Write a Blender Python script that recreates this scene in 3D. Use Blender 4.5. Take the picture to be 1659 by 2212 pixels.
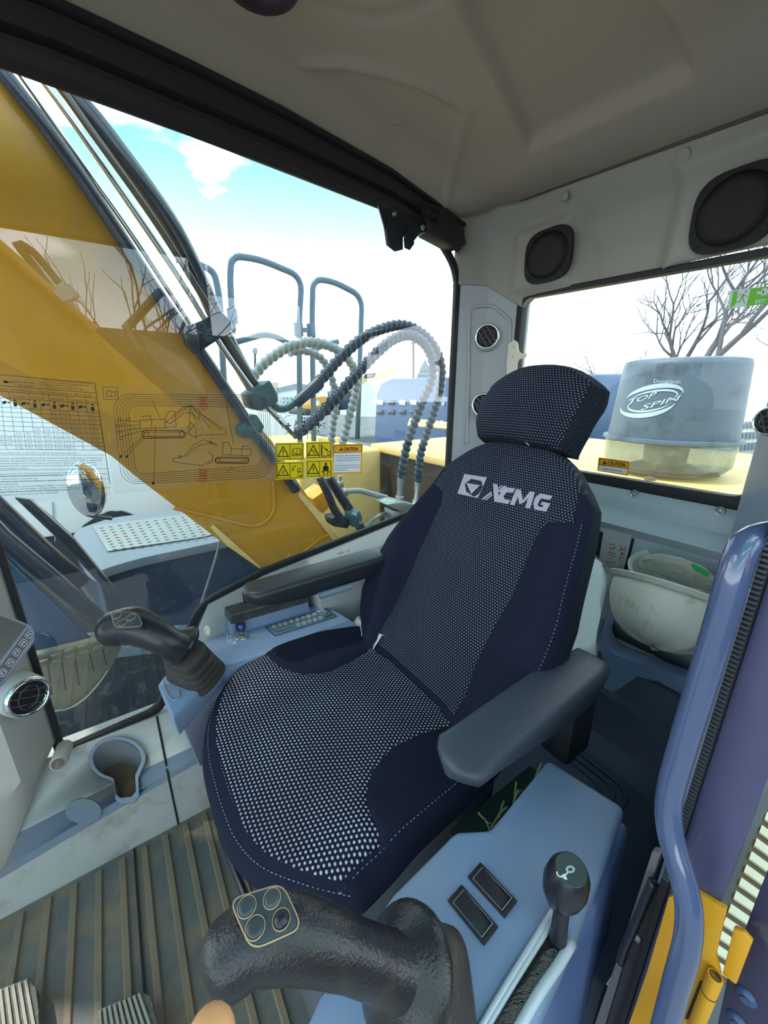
import bpy, bmesh, math, random
from mathutils import Vector, Matrix
random.seed(7)
S = bpy.context.scene
for o in list(bpy.data.objects): bpy.data.objects.remove(o)
COL = S.collection
V = Vector
# ------------------------------------------------------------ camera
FPX, CX, CY, HY, CH, AZ = 850.0, 829.5, 1106.0, 842.0, 1.1, math.radians(55.6)
TH = math.atan((CY - HY) / FPX)
cam = bpy.data.cameras.new('camera'); camo = bpy.data.objects.new('camera', cam); COL.objects.link(camo)
S.camera = camo
cam.sensor_fit = 'HORIZONTAL'; cam.sensor_width = 36.0; cam.lens = FPX / 1659 * 36.0; cam.clip_start = 0.01; cam.clip_end = 500
_f = V((math.cos(AZ) * math.cos(TH), math.sin(AZ) * math.cos(TH), -math.sin(TH)))
_r = V((math.sin(AZ), -math.cos(AZ), 0)); _u = _r.cross(_f)
camo.matrix_world = Matrix(((_r.x, _u.x, -_f.x, 0), (_r.y, _u.y, -_f.y, 0), (_r.z, _u.z, -_f.z, CH), (0, 0, 0, 1)))
# ------------------------------------------------------------ view, sky, sun
S.view_settings.view_transform = 'Standard'; S.view_settings.look = 'None'
S.view_settings.gamma = 1.0; S.view_settings.exposure = 0.32; S.view_settings.use_curve_mapping = False

def lin(c):
    return tuple(((x / 255) / 12.92 if x / 255 <= .04045 else ((x / 255 + .055) / 1.055) ** 2.4) for x in c)

W = bpy.data.worlds.new('sky'); S.world = W; W.use_nodes = True
nt = W.node_tree; nt.nodes.clear(); N = nt.nodes; Lk = nt.links
tc = N.new('ShaderNodeTexCoord'); mp = N.new('ShaderNodeMapping'); mp.inputs['Scale'].default_value = (1.3, 1.3, 3.2)
mp.inputs['Location'].default_value = (2.1, 1.1, 0.3)
nz = N.new('ShaderNodeTexNoise'); nz.inputs['Scale'].default_value = 1.7; nz.inputs['Detail'].default_value = 7; nz.inputs['Roughness'].default_value = .52
cr = N.new('ShaderNodeValToRGB'); cr.color_ramp.elements[0].position = .51; cr.color_ramp.elements[1].position = .60
sx = N.new('ShaderNodeSeparateXYZ')
hz = N.new('ShaderNodeMapRange'); hz.inputs[1].default_value = .02; hz.inputs[2].default_value = .5; hz.inputs[3].default_value = 1; hz.inputs[4].default_value = 0
mx = N.new('ShaderNodeMath'); mx.operation = 'MAXIMUM'
hp = N.new('ShaderNodeMath'); hp.operation = 'POWER'; hp.inputs[1].default_value = 1.6
mc = N.new('ShaderNodeMix'); mc.data_type = 'RGBA'
mc.inputs[6].default_value = (.24, .84, .92, 1); mc.inputs[7].default_value = (3.1, 3.3, 3.6, 1)
bg = N.new('ShaderNodeBackground'); bg.inputs[1].default_value = 1.0; wo = N.new('ShaderNodeOutputWorld')
Lk.new(tc.outputs['Generated'], mp.inputs[0]); Lk.new(mp.outputs[0], nz.inputs[0]); Lk.new(nz.outputs[0], cr.inputs[0])
Lk.new(tc.outputs['Generated'], sx.inputs[0]); Lk.new(sx.outputs[2], hz.inputs[0]); Lk.new(hz.outputs[0], hp.inputs[0])
Lk.new(hp.outputs[0], mx.inputs[0]); Lk.new(cr.outputs[0], mx.inputs[1]); Lk.new(mx.outputs[0], mc.inputs[0])
Lk.new(mc.outputs[2], bg.inputs[0]); Lk.new(bg.outputs[0], wo.inputs[0])
sun = bpy.data.lights.new('sun', 'SUN'); sun.energy = 3.2; sun.angle = math.radians(1.5); sun.color = (1, .95, .86)
suno = bpy.data.objects.new('sun', sun); COL.objects.link(suno)
suno.rotation_euler = V((-0.35, 0.30, 1.0)).to_track_quat('Z', 'Y').to_euler()

# ------------------------------------------------------------ helpers
def at(px, py, X=None, Y=None, Z=None):
    """world point on an axis plane seen at a given photo position"""
    d = _f + _r * ((px - CX) / FPX) - _u * ((py - CY) / FPX)
    c = (0, 0, CH)
    for i, v in enumerate((X, Y, Z)):
        if v is not None: return V(c) + d * ((v - c[i]) / d[i])
def ats(pts, **k): return [at(p[0], p[1], **k) for p in pts]
def onp(px, py, P, n):
    d = _f + _r * ((px - CX) / FPX) - _u * ((py - CY) / FPX)
    c = V((0, 0, CH)); return c + d * ((V(P) - c).dot(n) / d.dot(n))

def tag(o, label=None, cat=None, group=None, kind=None):
    if label: o['label'] = label
    if cat: o['category'] = cat
    if group: o['group'] = group
    if kind: o['kind'] = kind
    return o
def thing(name, label, cat, loc=(0, 0, 0), group=None):
    o = bpy.data.objects.new(name, None); COL.objects.link(o); o.location = V(loc); o.empty_display_size = .02
    bpy.context.view_layer.update()
    return tag(o, label, cat, group)
def link(name, me, mat, parent=None, smooth=None, label=None):
    o = bpy.data.objects.new(name, me); COL.objects.link(o)
    for m in (mat if isinstance(mat, (list, tuple)) else [mat]): me.materials.append(m)
    if smooth is not None:
        for p in me.polygons: p.use_smooth = True
        if smooth < 180: me.set_sharp_from_angle(angle=math.radians(smooth))
    if parent:
        o.parent = parent
        M = Matrix.Identity(4); q = parent
        while q: M = q.matrix_basis @ (M if True else M); q = None
        o.matrix_parent_inverse = root_m(parent).inverted()
    if label: o['label'] = label
    return o
def root_m(p):
    chain = []
    while p: chain.append(p); p = p.parent
    M = Matrix.Identity(4)
    for q in reversed(chain):
        M = M @ (q.matrix_parent_inverse if q.parent else Matrix.Identity(4)) @ Matrix.LocRotScale(q.location, q.rotation_euler, q.scale)
    return M
def mesh(name, vs, fs, uv=None):
    me = bpy.data.meshes.new(name); me.from_pydata([tuple(v) for v in vs], [], fs)
    if uv:
        l = me.uv_layers.new(name='UVMap')
        for i, lp in enumerate(me.loops): l.data[i].uv = uv[lp.vertex_index]
    me.update(); return me
def fixn(me):
    b = bmesh.new(); b.from_mesh(me); bmesh.ops.recalc_face_normals(b, faces=b.faces); b.to_mesh(me); b.free()

class MB:
    """collects shapes into one mesh object"""
    def __init__(s): s.v = []; s.f = []; s.uv = None
    def add(s, vs, fs):
        n = len(s.v); s.v += [V(v) for v in vs]; s.f += [tuple(i + n for i in f) for f in fs]; return s
    def prism(s, pts, d, pts2=None):
        pts = [V(p) for p in pts]; n = len(pts); top = [V(p) for p in pts2] if pts2 else [p + V(d) for p in pts]
        return s.add(pts + top, [tuple(range(n))[::-1], tuple(range(n, 2 * n))] + [(i, (i + 1) % n, (i + 1) % n + n, i + n) for i in range(n)])
    def box(s, a, b):
        a = V(a); b = V(b); lo = V(map(min, a, b)); hi = V(map(max, a, b))
        return s.prism([(lo.x, lo.y, lo.z), (hi.x, lo.y, lo.z), (hi.x, hi.y, lo.z), (lo.x, hi.y, lo.z)], (0, 0, hi.z - lo.z))
    def bar(s, a, b, w, h, up=(0, 0, 1)):
        a = V(a); b = V(b); d = (b - a).normalized(); x = d.cross(V(up)).normalized(); y = x.cross(d)
        return s.prism([a + x * w / 2 * i + y * h / 2 * j for i, j in ((-1, -1), (1, -1), (1, 1), (-1, 1))], b - a)
    def tube(s, path, r, seg=12, cap=True, flat=1.0, up=None, ribs=None):
        """r: number or list; ribs=(pitch, amp): helical guard"""
        P = [V(p) for p in path]; n = len(P)
        R = r if isinstance(r, (list, tuple)) else [r] * n
        x = None; rings = []; acc = 0
        for i in range(n):
            t = (P[min(i + 1, n - 1)] - P[max(i - 1, 0)]).normalized()
            if x is None:
                x = (V(up) if up else (V((0, 0, 1)) if abs(t.z) < .9 else V((1, 0, 0))))
            x = (x - t * x.dot(t)).normalized(); y = t.cross(x)
            if i: acc += (P[i] - P[i - 1]).length
            rg = []
            for k in range(seg):
                a = 2 * math.pi * k / seg; rr = R[i]
                if ribs: rr += ribs[1] * (abs(math.sin(math.pi * acc / ribs[0] + a / 2)) - .5)
                rg.append(P[i] + x * math.cos(a) * rr * flat + y * math.sin(a) * rr)
            rings.append(rg)
        vs = [v for rg in rings for v in rg]; fs = []
        for i in range(n - 1):
            for k in range(seg):
                a = i * seg + k; b = i * seg + (k + 1) % seg; fs.append((a, b, b + seg, a + seg))
        if cap: fs += [tuple(range(seg))[::-1], tuple((n - 1) * seg + k for k in range(seg))]
        return s.add(vs, fs)
    def lathe(s, prof, c, ax=(0, 0, 1), seg=24, x=None, sy=1.0):
        """prof: (radius, height along ax)"""
        ax = V(ax).normalized(); x = V(x) if x else (V((1, 0, 0)) if abs(ax.x) < .9 else V((0, 1, 0)))
        x = (x - ax * x.dot(ax)).normalized(); y = ax.cross(x); c = V(c); vs = []; fs = []
        for (r, h) in prof:
            for k in range(seg):
                a = 2 * math.pi * k / seg; vs.append(c + ax * h + x * math.cos(a) * r + y * math.sin(a) * r * sy)
        for i in range(len(prof) - 1):
            for k in range(seg):
                a = i * seg + k; b = i * seg + (k + 1) % seg; fs.append((a, b, b + seg, a + seg))
        if prof[0][0] > 1e-6: fs.append(tuple(range(seg))[::-1])
        if prof[-1][0] > 1e-6: fs.append(tuple((len(prof) - 1) * seg + k for k in range(seg)))
        return s.add(vs, fs)
    def ball(s, c, rx, ry=None, rz=None, X=None, Y=None, Z=None, n=10, e=1.0):
        ry = ry or rx; rz = rz or rx; X = V(X or (1, 0, 0)); Y = V(Y or (0, 1, 0)); Z = V(Z or (0, 0, 1)); vs = []; fs = []
        sg = lambda a: math.copysign(abs(a) ** e, a)
        for i in range(n + 1):
            p = math.pi * i / n
            for k in range(2 * n):
                a = math.pi * k / n
                vs.append(V(c) + X * rx * sg(math.sin(p)) * sg(math.cos(a)) + Y * ry * sg(math.sin(p)) * sg(math.sin(a)) + Z * rz * sg(math.cos(p)))
        for i in range(n):
            for k in range(2 * n):
                a = i * 2 * n + k; b = i * 2 * n + (k + 1) % (2 * n); fs.append((a, a + 2 * n, b + 2 * n, b))
        return s.add(vs, fs)
    def grid(s, rows, close=False):
        r = len(rows); c = len(rows[0]); vs = [p for w in rows for p in w]
        return s.add(vs, [(i * c + j, i * c + j + 1, (i + 1) * c + j + 1, (i + 1) * c + j) for i in range(r - 1) for j in range(c - 1)])
    def build(s, name, mat, parent=None, bev=0, seg=2, smooth=35, label=None, weld=True, sub=0):
        me = mesh(name, s.v, s.f)
        b = bmesh.new(); b.from_mesh(me)
        if weld: bmesh.ops.remove_doubles(b, verts=b.verts, dist=1e-5)
        bmesh.ops.recalc_face_normals(b, faces=b.faces)
        if bev:
            ed = [e for e in b.edges if len(e.link_faces) == 2 and e.calc_face_angle(0) > .4]
            bmesh.ops.bevel(b, geom=ed, offset=bev, segments=seg, profile=.5, affect='EDGES', clamp_overlap=True)
        b.to_mesh(me); b.free()
        return link(name, me, mat, parent, smooth, label)

def crom(pts, step):
    """smooth curve through the points, about one sample per step"""
    P = [V(p) for p in pts]; P = [P[0] * 2 - P[1]] + P + [P[-1] * 2 - P[-2]]; out = []
    for i in range(1, len(P) - 2):
        a, b, c, d = P[i - 1:i + 3]; n = max(1, int((c - b).length / step))
        for k in range(n):
            t = k / n
            out.append(.5 * ((2 * b) + (c - a) * t + (2 * a - 5 * b + 4 * c - d) * t * t + (3 * b - a - 3 * c + d) * t ** 3))
    return out + [P[-2]]
def lerp(a, b, t): return a + (b - a) * t
def intp(tab, x):
    if x <= tab[0][0]: return tab[0][1]
    for (a, p), (b, q) in zip(tab, tab[1:]):
        if x <= b: return p + (q - p) * (x - a) / (b - a)
    return tab[-1][1]
def sm(x, a, b):
    t = max(0, min(1, (x - a) / (b - a))); return t * t * (3 - 2 * t)
def rpoly(pts, r, n=5):
    """rounded polygon corners, any plane; r in metres (number or per-corner list)"""
    out = []; P = [V(p) for p in pts]; m = len(P)
    for i in range(m):
        a, b, c = P[i - 1], P[i], P[(i + 1) % m]; rr = r[i] if isinstance(r, list) else r
        if rr <= 0: out.append(b); continue
        u = (a - b); w = (c - b); k = min(rr, u.length * .45, w.length * .45); u = u.normalized() * k; w = w.normalized() * k
        for j in range(n + 1):
            t = j / n; out.append((b + u) * (1 - t) ** 2 + b * 2 * t * (1 - t) + (b + w) * t * t)
    return out
def ring(mb, inner, outer, d):
    """frame between two loops with equal point count, thickness d"""
    n = len(inner); d = V(d); vs = list(inner) + list(outer) + [p + d for p in inner] + [p + d for p in outer]; fs = []
    for i in range(n):
        j = (i + 1) % n
        fs += [(i, j, n + j, n + i), (2 * n + i, 3 * n + i, 3 * n + j, 2 * n + j), (i, 2 * n + i, 2 * n + j, j), (n + i, n + j, 3 * n + j, 3 * n + i)]
    mb.add(vs, fs)

# ------------------------------------------------------------ materials
MATS = {}
def mat(name, rgb, rough=.5, metal=0, bump=0, bscale=200, dirt=None, dscale=6, damt=.5, spec=.5, raw=False, coat=0, emit=None, dpos=(.5, .7)):
    if name in MATS: return MATS[name]
    m = bpy.data.materials.new(name); m.use_nodes = True; t = m.node_tree; n = t.nodes; p = n['Principled BSDF']
    c = (*(rgb if raw else lin(rgb)), 1)
    p.inputs['Base Color'].default_value = c; p.inputs['Roughness'].default_value = rough; p.inputs['Metallic'].default_value = metal
    p.inputs['Specular IOR Level'].default_value = spec; p.inputs['Coat Weight'].default_value = coat
    tcn = n.new('ShaderNodeTexCoord')
    if dirt:
        z = n.new('ShaderNodeTexNoise'); z.inputs['Scale'].default_value = dscale; z.inputs['Detail'].default_value = 8; z.inputs['Roughness'].default_value = .65
        r = n.new('ShaderNodeMapRange'); r.inputs[1].default_value = dpos[0]; r.inputs[2].default_value = dpos[1]; r.inputs[3].default_value = 0; r.inputs[4].default_value = damt
        k = n.new('ShaderNodeMix'); k.data_type = 'RGBA'; k.inputs[6].default_value = c; k.inputs[7].default_value = (*lin(dirt), 1)
        t.links.new(tcn.outputs['Object'], z.inputs[0]); t.links.new(z.outputs[0], r.inputs[0]); t.links.new(r.outputs[0], k.inputs[0]); t.links.new(k.outputs[2], p.inputs['Base Color'])
    if bump:
        z = n.new('ShaderNodeTexNoise'); z.inputs['Scale'].default_value = bscale; z.inputs['Detail'].default_value = 3
        b = n.new('ShaderNodeBump'); b.inputs['Strength'].default_value = bump; b.inputs['Distance'].default_value = .002
        t.links.new(tcn.outputs['Object'], z.inputs[0]); t.links.new(z.outputs[0], b.inputs['Height']); t.links.new(b.outputs[0], p.inputs['Normal'])
    if emit: p.inputs['Emission Color'].default_value = (*lin(rgb), 1); p.inputs['Emission Strength'].default_value = emit
    MATS[name] = m; return m
def dots(name, base, dot, su, sv, rad):
    """woven fabric: staggered pale knots on a dark ground, in UV metres"""
    m = bpy.data.materials.new(name); m.use_nodes = True; t = m.node_tree; n = t.nodes; L = t.links; p = n['Principled BSDF']
    def M(op, a, b=None, c=None):
        q = n.new('ShaderNodeMath'); q.operation = op
        for i, x in enumerate((a, b, c)):
            if x is None: continue
            if isinstance(x, (int, float)): q.inputs[i].default_value = x
            else: L.new(x, q.inputs[i])
        return q.outputs[0]
    uv = n.new('ShaderNodeUVMap'); s = n.new('ShaderNodeSeparateXYZ'); L.new(uv.outputs[0], s.inputs[0])
    v = M('DIVIDE', s.outputs[1], sv); row = M('FLOOR', v); off = M('MULTIPLY', M('MODULO', M('ADD', row, 1000), 2), .5)
    u = M('ADD', M('DIVIDE', s.outputs[0], su), off)
    fu = M('SUBTRACT', M('FRACT', M('ADD', u, 1000)), .5); fv = M('SUBTRACT', M('FRACT', M('ADD', v, 1000)), .5)
    d = M('SQRT', M('ADD', M('MULTIPLY', fu, fu), M('MULTIPLY', M('MULTIPLY', fv, fv), 1.0)))
    k = n.new('ShaderNodeMapRange'); k.inputs[1].default_value = rad * .75; k.inputs[2].default_value = rad * 1.25; k.inputs[3].default_value = 1; k.inputs[4].default_value = 0
    L.new(d, k.inputs[0])
    z = n.new('ShaderNodeTexNoise'); z.inputs['Scale'].default_value = 7; z.inputs['Detail'].default_value = 4
    tcn = n.new('ShaderNodeTexCoord'); L.new(tcn.outputs['Object'], z.inputs[0])
    fz = M('MULTIPLY', k.outputs[0], M('ADD', z.outputs[0], .35))
    mxn = n.new('ShaderNodeMix'); mxn.data_type = 'RGBA'; mxn.inputs[6].default_value = (*lin(base), 1); mxn.inputs[7].default_value = (*lin(dot), 1)
    L.new(fz, mxn.inputs[0]); L.new(mxn.outputs[2], p.inputs['Base Color']); p.inputs['Roughness'].default_value = .9; p.inputs['Specular IOR Level'].default_value = .2
    b = n.new('ShaderNodeBump'); b.inputs['Strength'].default_value = .6; b.inputs['Distance'].default_value = .002; L.new(k.outputs[0], b.inputs['Height']); L.new(b.outputs[0], p.inputs['Normal'])
    return m
def glass(name, tint=(1, 1, 1), k=1.0, film=0):
    m = bpy.data.materials.new(name); m.use_nodes = True; t = m.node_tree; n = t.nodes; n.clear(); L = t.links
    o = n.new('ShaderNodeOutputMaterial'); tr = n.new('ShaderNodeBsdfTransparent'); tr.inputs[0].default_value = (*tint, 1)
    g = n.new('ShaderNodeBsdfGlossy'); g.inputs['Roughness'].default_value = 0
    f = n.new('ShaderNodeFresnel'); f.inputs[0].default_value = 1.5
    q = n.new('ShaderNodeMath'); q.operation = 'MULTIPLY'; q.inputs[1].default_value = k; q.use_clamp = True
    gn = n.new('ShaderNodeNewGeometry'); bf = n.new('ShaderNodeMath'); bf.operation = 'MULTIPLY_ADD'; bf.inputs[1].default_value = -1; bf.inputs[2].default_value = 1
    fm_ = n.new('ShaderNodeMath'); fm_.operation = 'MULTIPLY'; L.new(gn.outputs['Backfacing'], bf.inputs[0]); L.new(f.outputs[0], fm_.inputs[0]); L.new(bf.outputs[0], fm_.inputs[1])
    mxx = n.new('ShaderNodeMixShader'); L.new(fm_.outputs[0], q.inputs[0]); L.new(q.outputs[0], mxx.inputs[0]); L.new(tr.outputs[0], mxx.inputs[1]); L.new(g.outputs[0], mxx.inputs[2])
    last = mxx.outputs[0]
    if film:   # faint smears of dust on the pane
        df = n.new('ShaderNodeBsdfDiffuse'); df.inputs[0].default_value = (.75, .85, .85, 1)
        z = n.new('ShaderNodeTexNoise'); z.inputs['Scale'].default_value = 5; z.inputs['Detail'].default_value = 9; z.inputs['Roughness'].default_value = .7
        tcn = n.new('ShaderNodeTexCoord'); L.new(tcn.outputs['Object'], z.inputs[0])
        r = n.new('ShaderNodeMapRange'); r.inputs[1].default_value = .45; r.inputs[2].default_value = .8; r.inputs[3].default_value = film * .25; r.inputs[4].default_value = film
        L.new(z.outputs[0], r.inputs[0]); m2 = n.new('ShaderNodeMixShader'); L.new(r.outputs[0], m2.inputs[0]); L.new(last, m2.inputs[1]); L.new(df.outputs[0], m2.inputs[2]); last = m2.outputs[0]
    L.new(last, o.inputs[0]); return m

M_trim = mat('trim_grey', (176, 182, 184), .6, bump=.15, bscale=900)
M_head = mat('headliner', (176, 162, 148), .85, bump=.25, bscale=700)
M_bluegrey = mat('trim_bluegrey', (126, 148, 182), .5, bump=.2, bscale=900, dirt=(150, 150, 140), damt=.35, dscale=9)
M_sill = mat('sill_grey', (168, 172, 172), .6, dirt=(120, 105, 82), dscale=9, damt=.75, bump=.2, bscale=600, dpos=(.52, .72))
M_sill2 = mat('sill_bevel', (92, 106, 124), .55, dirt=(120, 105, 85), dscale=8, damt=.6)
M_dark = mat('dark_plastic', (34, 36, 42), .45, bump=.2, bscale=500)
M_arm = mat('armrest_plastic', (60, 68, 80), .42, bump=.35, bscale=450)
M_black = mat('black_rubber', (16, 16, 19), .7)
M_seal = mat('window_seal', (30, 29, 33), .6)
M_rail = mat('roof_rail', (42, 38, 42), .42, bump=.1)
M_navy = mat('navy_cloth', (27, 31, 50), .95, bump=.4, bscale=1200, spec=.2)
M_perf = dots('side_mesh', (36, 44, 54), (14, 17, 24), .005, .005, .3)
M_weave = dots('seat_weave', (24, 27, 42), (188, 194, 214), .0082, .0068, .27)
M_weave2 = dots('back_weave', (25, 28, 42), (120, 127, 148), .0066, .0058, .26)
M_thread = mat('thread', (150, 155, 175), .9)
M_logo = mat('logo_print', (176, 172, 186), .8)
M_metal = mat('bare_metal', (178, 184, 182), .35, .8, dirt=(110, 105, 95), damt=.4)
M_chrome = mat('chrome', (220, 222, 225), .08, 1)
M_steel = mat('steel_tube', (190, 196, 200), .2, 1)
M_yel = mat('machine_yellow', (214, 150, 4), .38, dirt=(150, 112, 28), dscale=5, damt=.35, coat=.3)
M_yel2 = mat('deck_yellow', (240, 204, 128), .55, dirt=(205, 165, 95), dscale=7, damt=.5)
M_hinge = mat('hinge_yellow', (226, 160, 26), .45, coat=.2)
M_purple = mat('door_frame_paint', (74, 74, 106), .38, coat=.3, dirt=(95, 90, 110), damt=.3)
M_tube = mat('handrail_paint', (76, 88, 124), .16, coat=.9)
M_rail2 = mat('outside_rail_paint', (82, 108, 130), .45, dirt=(100, 125, 140), damt=.4, dscale=20)
M_hose = mat('dark_hose', (34, 52, 72), .45, dirt=(70, 95, 110), damt=.5, dscale=30)
M_hose2 = mat('grey_hose', (138, 150, 152), .6, dirt=(105, 112, 112), damt=.6, dscale=30)
M_pipe = mat('dark_pipe', (26, 40, 58), .3, coat=.4, dirt=(70, 90, 110), damt=.35, dscale=60)
M_clamp = mat('clamp_teal', (58, 92, 102), .5, dirt=(100, 120, 120), damt=.5, dscale=20)
M_white = mat('white_paint', (238, 240, 242), .35)
M_hat = mat('hard_hat_white', (214, 214, 200), .5, dirt=(170, 140, 100), dscale=22, damt=.6, dpos=(.56, .72), bump=.2, bscale=60)
M_mat = mat('ribbed_rubber', (92, 94, 94), .85, dirt=(128, 112, 90), dscale=7, damt=.85, bump=.8, bscale=90, dpos=(.44, .62))
M_rib = mat('rib_rubber', (112, 104, 92), .85, dirt=(128, 110, 86), dscale=12, damt=.8, bump=.6, bscale=90, dpos=(.4, .6))
M_boot = mat('boot_rubber', (58, 54, 52), .7, dirt=(125, 108, 80), dscale=20, damt=.6, bump=.2)
M_leath = mat('grip_leather', (40, 39, 43), .27, bump=.35, bscale=420, dirt=(110, 98, 78), dscale=30, damt=.35, dpos=(.55, .8))
M_grip = mat('grip_smooth', (36, 37, 46), .32, bump=.12, bscale=500)
M_pad = mat('button_plate', (58, 68, 74), .4, dirt=(90, 90, 84), damt=.4, dscale=40)
M_dust = mat('dusty_edge', (186, 160, 128), .8)
M_syel = mat('sticker_yellow', (236, 206, 10), .4); M_samb = mat('sticker_amber', (240, 170, 8), .4)
M_swh = mat('sticker_white', (225, 232, 235), .4); M_ink = mat('ink', (18, 18, 20), .5); M_red = mat('red_ink', (190, 40, 40), .5)
M_green = mat('exit_green', (110, 205, 25), .4); M_clear = glass('clear_film', (.96, .97, .98), .8, .06)
M_glass = glass('window_glass', (.95, .98, .98), 3.0, .02)
M_speaker = mat('speaker_mesh', (34, 31, 28), .6, bump=.8, bscale=900)
M_plastic = mat('wrap_plastic', (205, 212, 208), .18, bump=1, bscale=40, dirt=(150, 120, 90), damt=.5, dpos=(.6, .75))
M_beige = mat('beige_plastic', (226, 220, 200), .45)
M_ground = mat('gravel', (112, 114, 116), .9, dirt=(90, 92, 94), dscale=.6, damt=.6)
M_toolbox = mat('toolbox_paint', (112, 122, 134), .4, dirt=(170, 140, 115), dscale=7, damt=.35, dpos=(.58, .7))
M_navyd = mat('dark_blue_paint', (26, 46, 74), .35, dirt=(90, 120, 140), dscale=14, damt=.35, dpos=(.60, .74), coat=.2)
M_tread = mat('tread_reflection', (132, 130, 112), .85, dirt=(80, 90, 95), dscale=8, damt=.7, bump=.4, bscale=80)
M_screen = mat('screen_dark', (30, 34, 26), .25, dirt=(60, 70, 45), dscale=5, damt=.6)
M_skin = mat('skin', (226, 160, 110), .5)
M_bark = mat('bark', (92, 88, 92), .9)
M_hood = mat('machine_blue_hood', (70, 96, 132), .4, dirt=(95, 115, 140), damt=.3)
M_donut = mat('precleaner_grey', (92, 108, 124), .5, dirt=(52, 66, 80), dscale=8, damt=.8)
M_bowl = glass('smoky_bowl', (.50, .56, .60), .8, .40)
M_logo2 = mat('pale_print', (190, 212, 222), .6)
M_brown = mat('brown_glass_panel', (62, 52, 46), .18, dirt=(100, 88, 78), dscale=10, damt=.4)
M_cream = mat('sun_stripe_cream', (250, 236, 205), .7); M_brownb = mat('brown_board', (118, 98, 78), .9)
M_key = mat('key_blue', (30, 60, 160), .4)

class Ink:
    """flat print drawn in photo coordinates on a real plane, gathered in one mesh"""
    def __init__(s, f): s.f = f; s.m = MB()
    def poly(s, pts): s.m.add([s.f(*p) for p in pts], [tuple(range(len(pts)))]); return s
    def line(s, pts, w=1.2, close=False):
        P = list(pts) + ([pts[0]] if close else [])
        for (a, b), (c, d) in zip(P, P[1:]):
            l = math.hypot(c - a, d - b)
            if l < 1e-6: continue
            nx, ny = -(d - b) / l * w / 2, (c - a) / l * w / 2; ex, ey = (c - a) / l * w * .4, (d - b) / l * w * .4
            s.poly([(a + nx - ex, b + ny - ey), (c + nx + ex, d + ny + ey), (c - nx + ex, d - ny + ey), (a - nx - ex, b - ny - ey)])
        return s
    def circ(s, x, y, r, w=None, ry=None, n=16):
        P = [(x + r * math.cos(6.2832 * k / n), y + (ry or r) * math.sin(6.2832 * k / n)) for k in range(n)]
        return s.line(P, w, True) if w else s.poly(P)
    def text(s, txt, x, y, h, xv=(1, 0), yv=(0, -1), wide=None, shear=0, space=1, off=0):
        """baseline start x,y; cap height about h px; xv, yv: unit directions; wide: total width in px"""
        c = bpy.data.curves.new('t', 'FONT'); c.body = txt; c.size = 1; c.shear = shear; c.space_character = space; c.offset = off; c.resolution_u = 2
        o = bpy.data.objects.new('t', c); COL.objects.link(o); bpy.context.view_layer.update()
        me = bpy.data.meshes.new_from_object(o.evaluated_get(bpy.context.evaluated_depsgraph_get()))
        bpy.data.objects.remove(o); bpy.data.curves.remove(c)
        if me.vertices:
            k = h / .7; mxw = max(v.co.x for v in me.vertices); kx = wide / mxw if wide else k
            s.m.add([s.f(x + v.co.x * kx * xv[0] + v.co.y * k * yv[0], y + v.co.x * kx * xv[1] + v.co.y * k * yv[1]) for v in me.vertices],
                    [tuple(p.vertices) for p in me.polygons])
        bpy.data.meshes.remove(me); return s
    def build(s, name, m, parent, label=None): return s.m.build(name, m, parent, smooth=None, label=label, weld=False)
def slab(f0, pts, d, name, m, parent, bev=0, label=None):
    return MB().prism([f0(*p) for p in pts], d).build(name, m, parent, bev=bev, label=label)

# ============================================================ SETTING
def cut(o, mb):
    c = mb.build('cutter', M_dark); b = o.modifiers.new('b', 'BOOLEAN'); b.object = c; b.operation = 'DIFFERENCE'; b.solver = 'EXACT'
    bpy.context.view_layer.update()
    me = bpy.data.meshes.new_from_object(o.evaluated_get(bpy.context.evaluated_depsgraph_get()))
    o.modifiers.clear(); old = o.data; o.data = me; bpy.data.objects.remove(c)
    return o
def XZ(x, z, y=1.06): return V((x, y, z))
def YZ(y, z, x=1.16): return V((x, y, z))

# --- floor with ribbed mat strips (ribs are parts)
fl = MB().box((-1.0, .0, -.06), (.62, 1.0, -.012)).build('floor', M_mat, smooth=None); tag(fl, kind='structure')
mt = thing('floor_mat', 'dirty black ribbed rubber floor mat in front of the seat', 'floor mat', (-.2, .5, -.012))
MB().box((-.98, .02, -.0115), (.6, .93, -.002)).build('mat_sheet', M_mat, mt)
ribm = None
x = -.95
while x < .34:
    o = MB().prism([(x - .008, .04, -.002), (x + .008, .04, -.002), (x + .005, .04, .004), (x - .005, .04, .004)], (0, .875, 0)).build('rib', M_rib, mt); x += .047
MB().box((-.128, .3, -.0015), (-.124, .925, .003)).build('mat_split', M_black, mt)

# --- right lower wall with sill ledge
ST = [(-.9, .235, .11, .06), (-.37, .262, .155, .098), (-.13, .262, .178, .135), (.06, .262, .182, .16), (.3, .262, .182, .16), (1.12, .262, .182, .16)]
secs = []
for (x, zg, zs, zv) in ST:
    secs.append([V((x, 1.10, zg)), V((x, 1.10, -.06)), V((x, .925, -.06)), V((x, .93, .0)), V((x, .935, zv)), V((x, .945, zv + .012)), V((x, .962, zs - .008)), V((x, .972, zs)), V((x, 1.045, zg))])
wm = MB(); k = len(secs[0]); vs = [p for s_ in secs for p in s_]; fs = []
for i in range(len(secs) - 1):
    for j in range(k):
        a = i * k + j; b = i * k + (j + 1) % k; fs.append((a, b, b + k, a + k))
fs += [tuple(range(k)), tuple((len(secs) - 1) * k + j for j in range(k))]
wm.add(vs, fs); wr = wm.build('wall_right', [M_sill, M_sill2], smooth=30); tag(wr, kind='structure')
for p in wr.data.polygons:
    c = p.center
    if .933 < c.y < .972 and abs(p.normal.y) > .3 and c.z > .08: p.material_index = 1
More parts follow.
